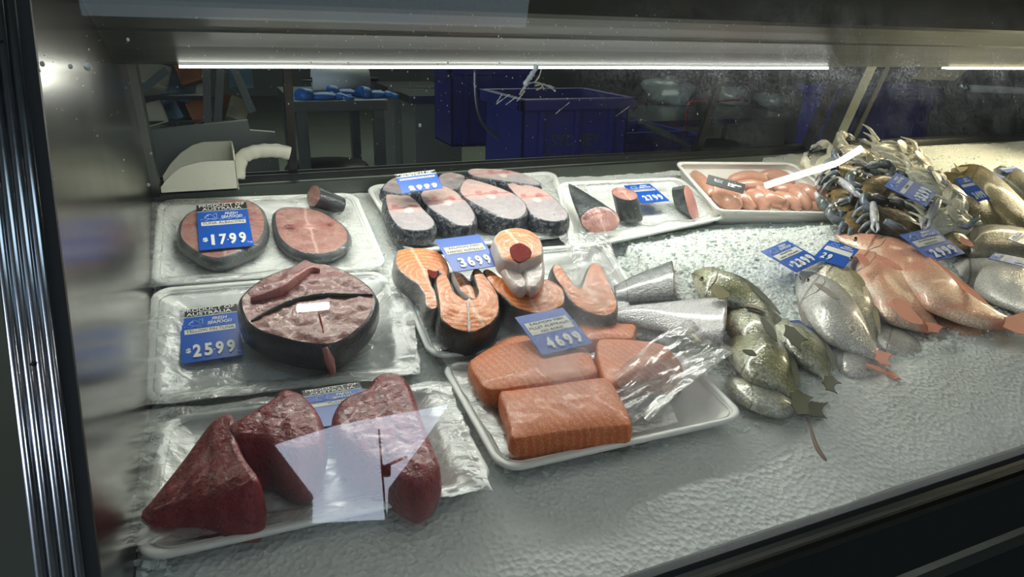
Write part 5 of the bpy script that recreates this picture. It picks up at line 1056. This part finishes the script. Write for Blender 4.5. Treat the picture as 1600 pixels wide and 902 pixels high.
def make_crab(under_up, label):
    r = empty('crab', Matrix.Identity(4)); tag(r, label, 'crab', 'crabs heaped behind the snappers'); W2, L2, Hh = .060, .032, .017; mS = MT['crabc'] if under_up else MT['crabb']
    vs = []; fs = []; nr, na = 9, 48
    def outl(a_):
        x = math.cos(a_); y = math.sin(a_); k = 1.0
        if y > 0: k = 1 + .03 * math.cos(a_ * 18)
        sp_ = max(0, abs(x) - .93) / .07; return x * W2 * (1 + .12 * sp_) , y * L2 * (1.12 if y > 0 else .95 + .1 * abs(x)) * k
    for s_ in (1, -1):
        for i in range(nr + 1):
            t = i / nr
            for j in range(na):
                ox, oy = outl(2 * math.pi * j / na); z = s_ * Hh * math.sqrt(max(0, 1 - t * t)) * (1.0 if s_ > 0 else .55); vs.append((ox * t, oy * t, z + .0008 * noise.noise(Vector((ox * t * 120, oy * t * 120, s_)))))
    B_ = (nr + 1) * na
    for q in (0, B_):
        for i in range(nr):
            for j in range(na): fs.append((q + i * na + j, q + i * na + (j + 1) % na, q + (i + 1) * na + (j + 1) % na, q + (i + 1) * na + j))
    add('carapace', vs, fs, mS, r)
    if under_up:
        w_ = [(0, -.030, .0175), (-.012, -.022, .019), (-.008, -.004, .020), (0, .008, .019), (.008, -.004, .020), (.012, -.022, .019)]; under(r, MB().prism(catmull([Vector(q) for q in w_], 3), (0, 0, .0022)), 'abdomen', MT['crabc'], local=True)
        for sx in (-1, 1):
            for k in range(4): under(r, MB().tube([Vector((sx * .008, .012 - k * .011, .0155)), Vector((sx * .022, .014 - k * .012, .0145)), Vector((sx * .042, .016 - k * .012, .0085))], [.002, .003, .002], 8), 'plate', MT['crabc'], True, local=True)
    else:
        for sx in (-1, 1):
            under(r, MB().ball((sx * .010, .036, .006), .003, 8, 6), 'eye', MT['eye'], True, local=True); under(r, MB().tube([Vector((sx * .055, .004, 0)), Vector((sx * .074, .006, 0))], [.006, .0006], 8), 'side_spine', mS, True, local=True)
    lm = MT['crabc'] if under_up else MT['crabl']
    for sx in (-1, 1):
        for k in range(4):
            y0 = .006 - k * .011; zd = -.007 if under_up else 0; f = .72 if not under_up else .42; e = (-.2 - .32 * k)
            p_ = [Vector((sx * .044, y0, .0)), Vector((sx * (.044 + .026 * f), y0 + .012 * (1 - k * .6), .012 if not under_up else .003)), Vector((sx * (.044 + .046 * f), y0 + .004 - k * .010, .002)), Vector((sx * (.044 + .056 * f), y0 - .012 - k * .012, -.012))]
            lg = under(r, MB().tube(catmull(p_, 3, False), [.0046, .0046, .0044, .004, .0036, .0032, .0028, .0022, .0016, .0007][:10], 8, sx=1.3), 'leg', lm, True, local=True)

        p_ = [Vector((sx * .036, .024, 0)), Vector((sx * .056, .034, .004)), Vector((sx * .052, .048, .004)), Vector((sx * .036, .056, .002))]
        c_ = under(r, MB().tube(catmull(p_, 4, False), [.006, .007, .0075, .008, .008, .007, .0075, .009, .0105, .011, .010, .009, .008], 10), 'claw', MT['crabc' if under_up else 'crabl'], True, local=True)
        under(c_, MB().tube([Vector((sx * .036, .056, .002)), Vector((sx * .020, .063, .002)), Vector((sx * .004, .062, .001))], [.006, .0045, .001], 8), 'pincer', MT['claw'], True, local=True)
        under(c_, MB().tube([Vector((sx * .038, .051, .002)), Vector((sx * .022, .052, .002)), Vector((sx * .006, .056, .001))], [.0055, .004, .001], 8), 'pincer', MT['crabl'], True, local=True)
    return r
def copy_tree(o, parent=None):
    c = o.copy(); COL.objects.link(c)
    if parent: c.parent = parent
    for ch in list(o.children): copy_tree(ch, c)
    return c
brown = make_crab(False, 'brown crab'); cream = make_crab(True, 'cream crab'); used = {}
def crab(px, py, h, yaw, pitch, roll, kind, label, sc=1.0):
    src = brown if kind == 'b' else cream; o = src if kind not in used else copy_tree(src); used[kind] = 1
    o.matrix_world = Matrix.Translation(P(px, py, h)) @ Matrix.Rotation(math.radians(pitch + 22), 4, 'X') @ Matrix.Rotation(math.radians(yaw), 4, 'Z') @ Matrix.Rotation(math.radians(roll), 4, 'Y') @ Matrix.Scale(sc * 1.12, 4); o['label'] = label
for a_ in [
    (1345, 352, .015, 20, 10, 5, 'b', 'dark brown crab lowest at the left front, beside the tub corner'), (1395, 350, .03, -20, 20, -5, 'b', 'brown crab with yellow blotches just behind the long red snapper'), (1430, 338, .02, 60, 10, 10, 'b', 'dark crab in shadow under the lower right corner of the 32.99 card'),
    (1318, 318, .02, 50, 15, 10, 'b', 'brown crab against the right wall of the roe tub'), (1337, 283, .045, -30, 20, 5, 'b', 'brown crab at the back left of the heap under the lamp reflection'), (1377, 300, .055, 10, 22, -8, 'b', 'large brown crab left of the 32.99 card, facing the glass'),
    (1400, 318, .03, 140, 10, 0, 'b', 'brown crab half hidden below the large brown one'), (1362, 268, .04, 170, 12, 10, 'b', 'dark crab at the back between two pale ones'),
    (1300, 264, .035, 30, 15, 0, 'c', 'pale crab leftmost at the back of the heap behind the tub'), (1346, 250, .05, -20, 20, 5, 'c', 'pale upturned crab left of the heap top'), (1400, 244, .075, 160, 25, 0, 'c', 'pale upturned crab topmost on the heap'),
    (1432, 262, .075, 200, 25, -10, 'c', 'pale upturned crab right above the 32.99 card'), (1452, 292, .06, 150, 15, -10, 'c', 'pale crab showing just right of the 32.99 card'), (1492, 314, .05, 215, 20, -15, 'c', 'pale upturned crab at the right of the heap with a hooked claw'),
    (1478, 350, .045, 170, 22, 0, 'c', 'pale upturned crab directly behind the 29.99 card')]: crab(*a_)
def claw(pts, r0, label, m='claw'):
    w_ = [P(x, y, h_) for x, y, h_ in pts]; c_ = catmull(w_, 5, False); n_ = len(c_) - 1; rt_ = empty('crab_claw', Matrix.Translation(w_[0])); tag(rt_, label, 'crab claw', 'long crab claws on the heap')
    under(rt_, MB().tube(c_, [r0 * (.75 + .35 * math.sin(math.pi * i / n_)) for i in range(n_ + 1)], 12), 'arm', MT[m], True); d_ = (w_[-1] - w_[-2]).normalized(); x_ = d_.cross(NS).normalized()
    for k in (-1, 1): under(rt_, MB().tube([w_[-1] + x_ * k * r0 * .4, w_[-1] + d_ * r0 * 2.2 + x_ * k * r0 * .8, w_[-1] + d_ * r0 * 4 + x_ * k * r0 * .1], [r0 * .6, r0 * .42, r0 * .08], 8), 'pincer', MT[m], True)
claw([(1302, 276, .05), (1320, 288, .06), (1334, 300, .06)], .008, 'pale blue claw pointing to the tub corner at the left'); claw([(1364, 318, .06), (1366, 335, .055), (1367, 350, .05)], .008, 'pale blue claw hanging straight down in front of the brown crabs')
claw([(1466, 312, .08), (1458, 330, .07), (1450, 344, .06)], .009, 'pale claw slanting down beside the lower end of the 32.99 card'); claw([(1448, 262, .08), (1460, 272, .08), (1470, 280, .078)], .006, 'thin blue claw above the right of the heap'); claw([(1500, 352, .06), (1512, 354, .062), (1520, 346, .07)], .006, 'dark hooked claw curling up right of the pale crabs', 'crabl'); claw([(1382, 345, .06), (1400, 355, .055), (1415, 362, .05)], .008, 'brown claw running to the right behind the red snapper', 'crabl')
price_card([(1388, 284), (1405, 264), (1459, 307), (1441, 331)], (.100, .104, .092, .088), 'CRAB', '3299', 'blue price card reading 32.99 standing among the crabs', name_y=.24)
# ------------------------------------------------------------------ scoop and twig
def scoop():
    Y0 = 1.30; q = lambda x, y, Y=Y0: PY(x, y, Y); bl = q(253, 304); br = q(374, 300); tr = q(371, 236)
    L_ = br.x - bl.x; H_ = tr.z - br.z; M = Matrix.Translation(Vector((bl.x, Y0, bl.z))); r = empty('ice_scoop', M); tag(r, 'cream plastic ice scoop resting on the rear rail at the left', 'scoop'); D_ = .085; t = .003
    def side(y): 
        o = [(0, 0), (L_ * .98, 0), (L_, .004), (L_, H_ * .72)]; o += [(L_ * .55, H_ * .72), (L_ * .42, H_ * .68)]; o += [(L_ * (.42 - .42 * s_), H_ * (.68 - .68 * s_ ** 1.8 * .75)) for s_ in (.3, .6, .85, 1)]; return [Vector((x, y, z)) for x, z in o]
    def side2(y):
        o = [(0, 0), (L_ * .98, 0), (L_, .004), (L_, H_), (L_ * .6, H_), (L_ * .45, H_ * .93), (L_ * .28, H_ * .75), (L_ * .12, H_ * .48), (0, H_ * .2)]; return [Vector((x, y, z)) for x, z in o]
    mb = MB().prism(side(0), (0, t, 0)).prism(side2(D_), (0, t, 0)).box((0, 0, 0), (L_, D_ + t, t)).box((L_ - t, 0, 0), (L_, D_ + t, H_ * .98), .001); under(r, mb, 'bowl', MT['scoop'], local=True)
    a_ = [q(x, y, Y0 + .045) - Vector((bl.x, Y0, bl.z)) for x, y in [(371, 278), (376, 250), (390, 240), (410, 236), (435, 236), (453, 240)]]; c_ = catmull(a_, 5, False)
    under(r, MB().tube(c_, [.0085 + .0005 * math.sin(i * 1.7) for i in range(len(c_))], 12, sx=1.5, up=Vector((0, 1, 0))), 'handle', MT['scoop'], True, local=True)
scoop()
w_ = [P(x, y, .003) for x, y in [(1259, 652), (1265, 662), (1270, 680), (1278, 702), (1291, 720)]]
w_ = [Vector((q.x, q.y, icez(q.x, q.y) + .003)) if False else q for q in w_]
o = MB().tube(catmull(w_, 4, False), [.0008, .0009, .001, .0011, .0012, .0013, .0013, .0015, .0017, .0019, .002, .0022, .0024, .0022, .002, .0017, .001], 8, sx=1.3).obj('twig', MT['twig'], None, Matrix.Translation(w_[2]), True); tag(o, 'thin brown twig on the ice in front of the bream tails', 'twig')
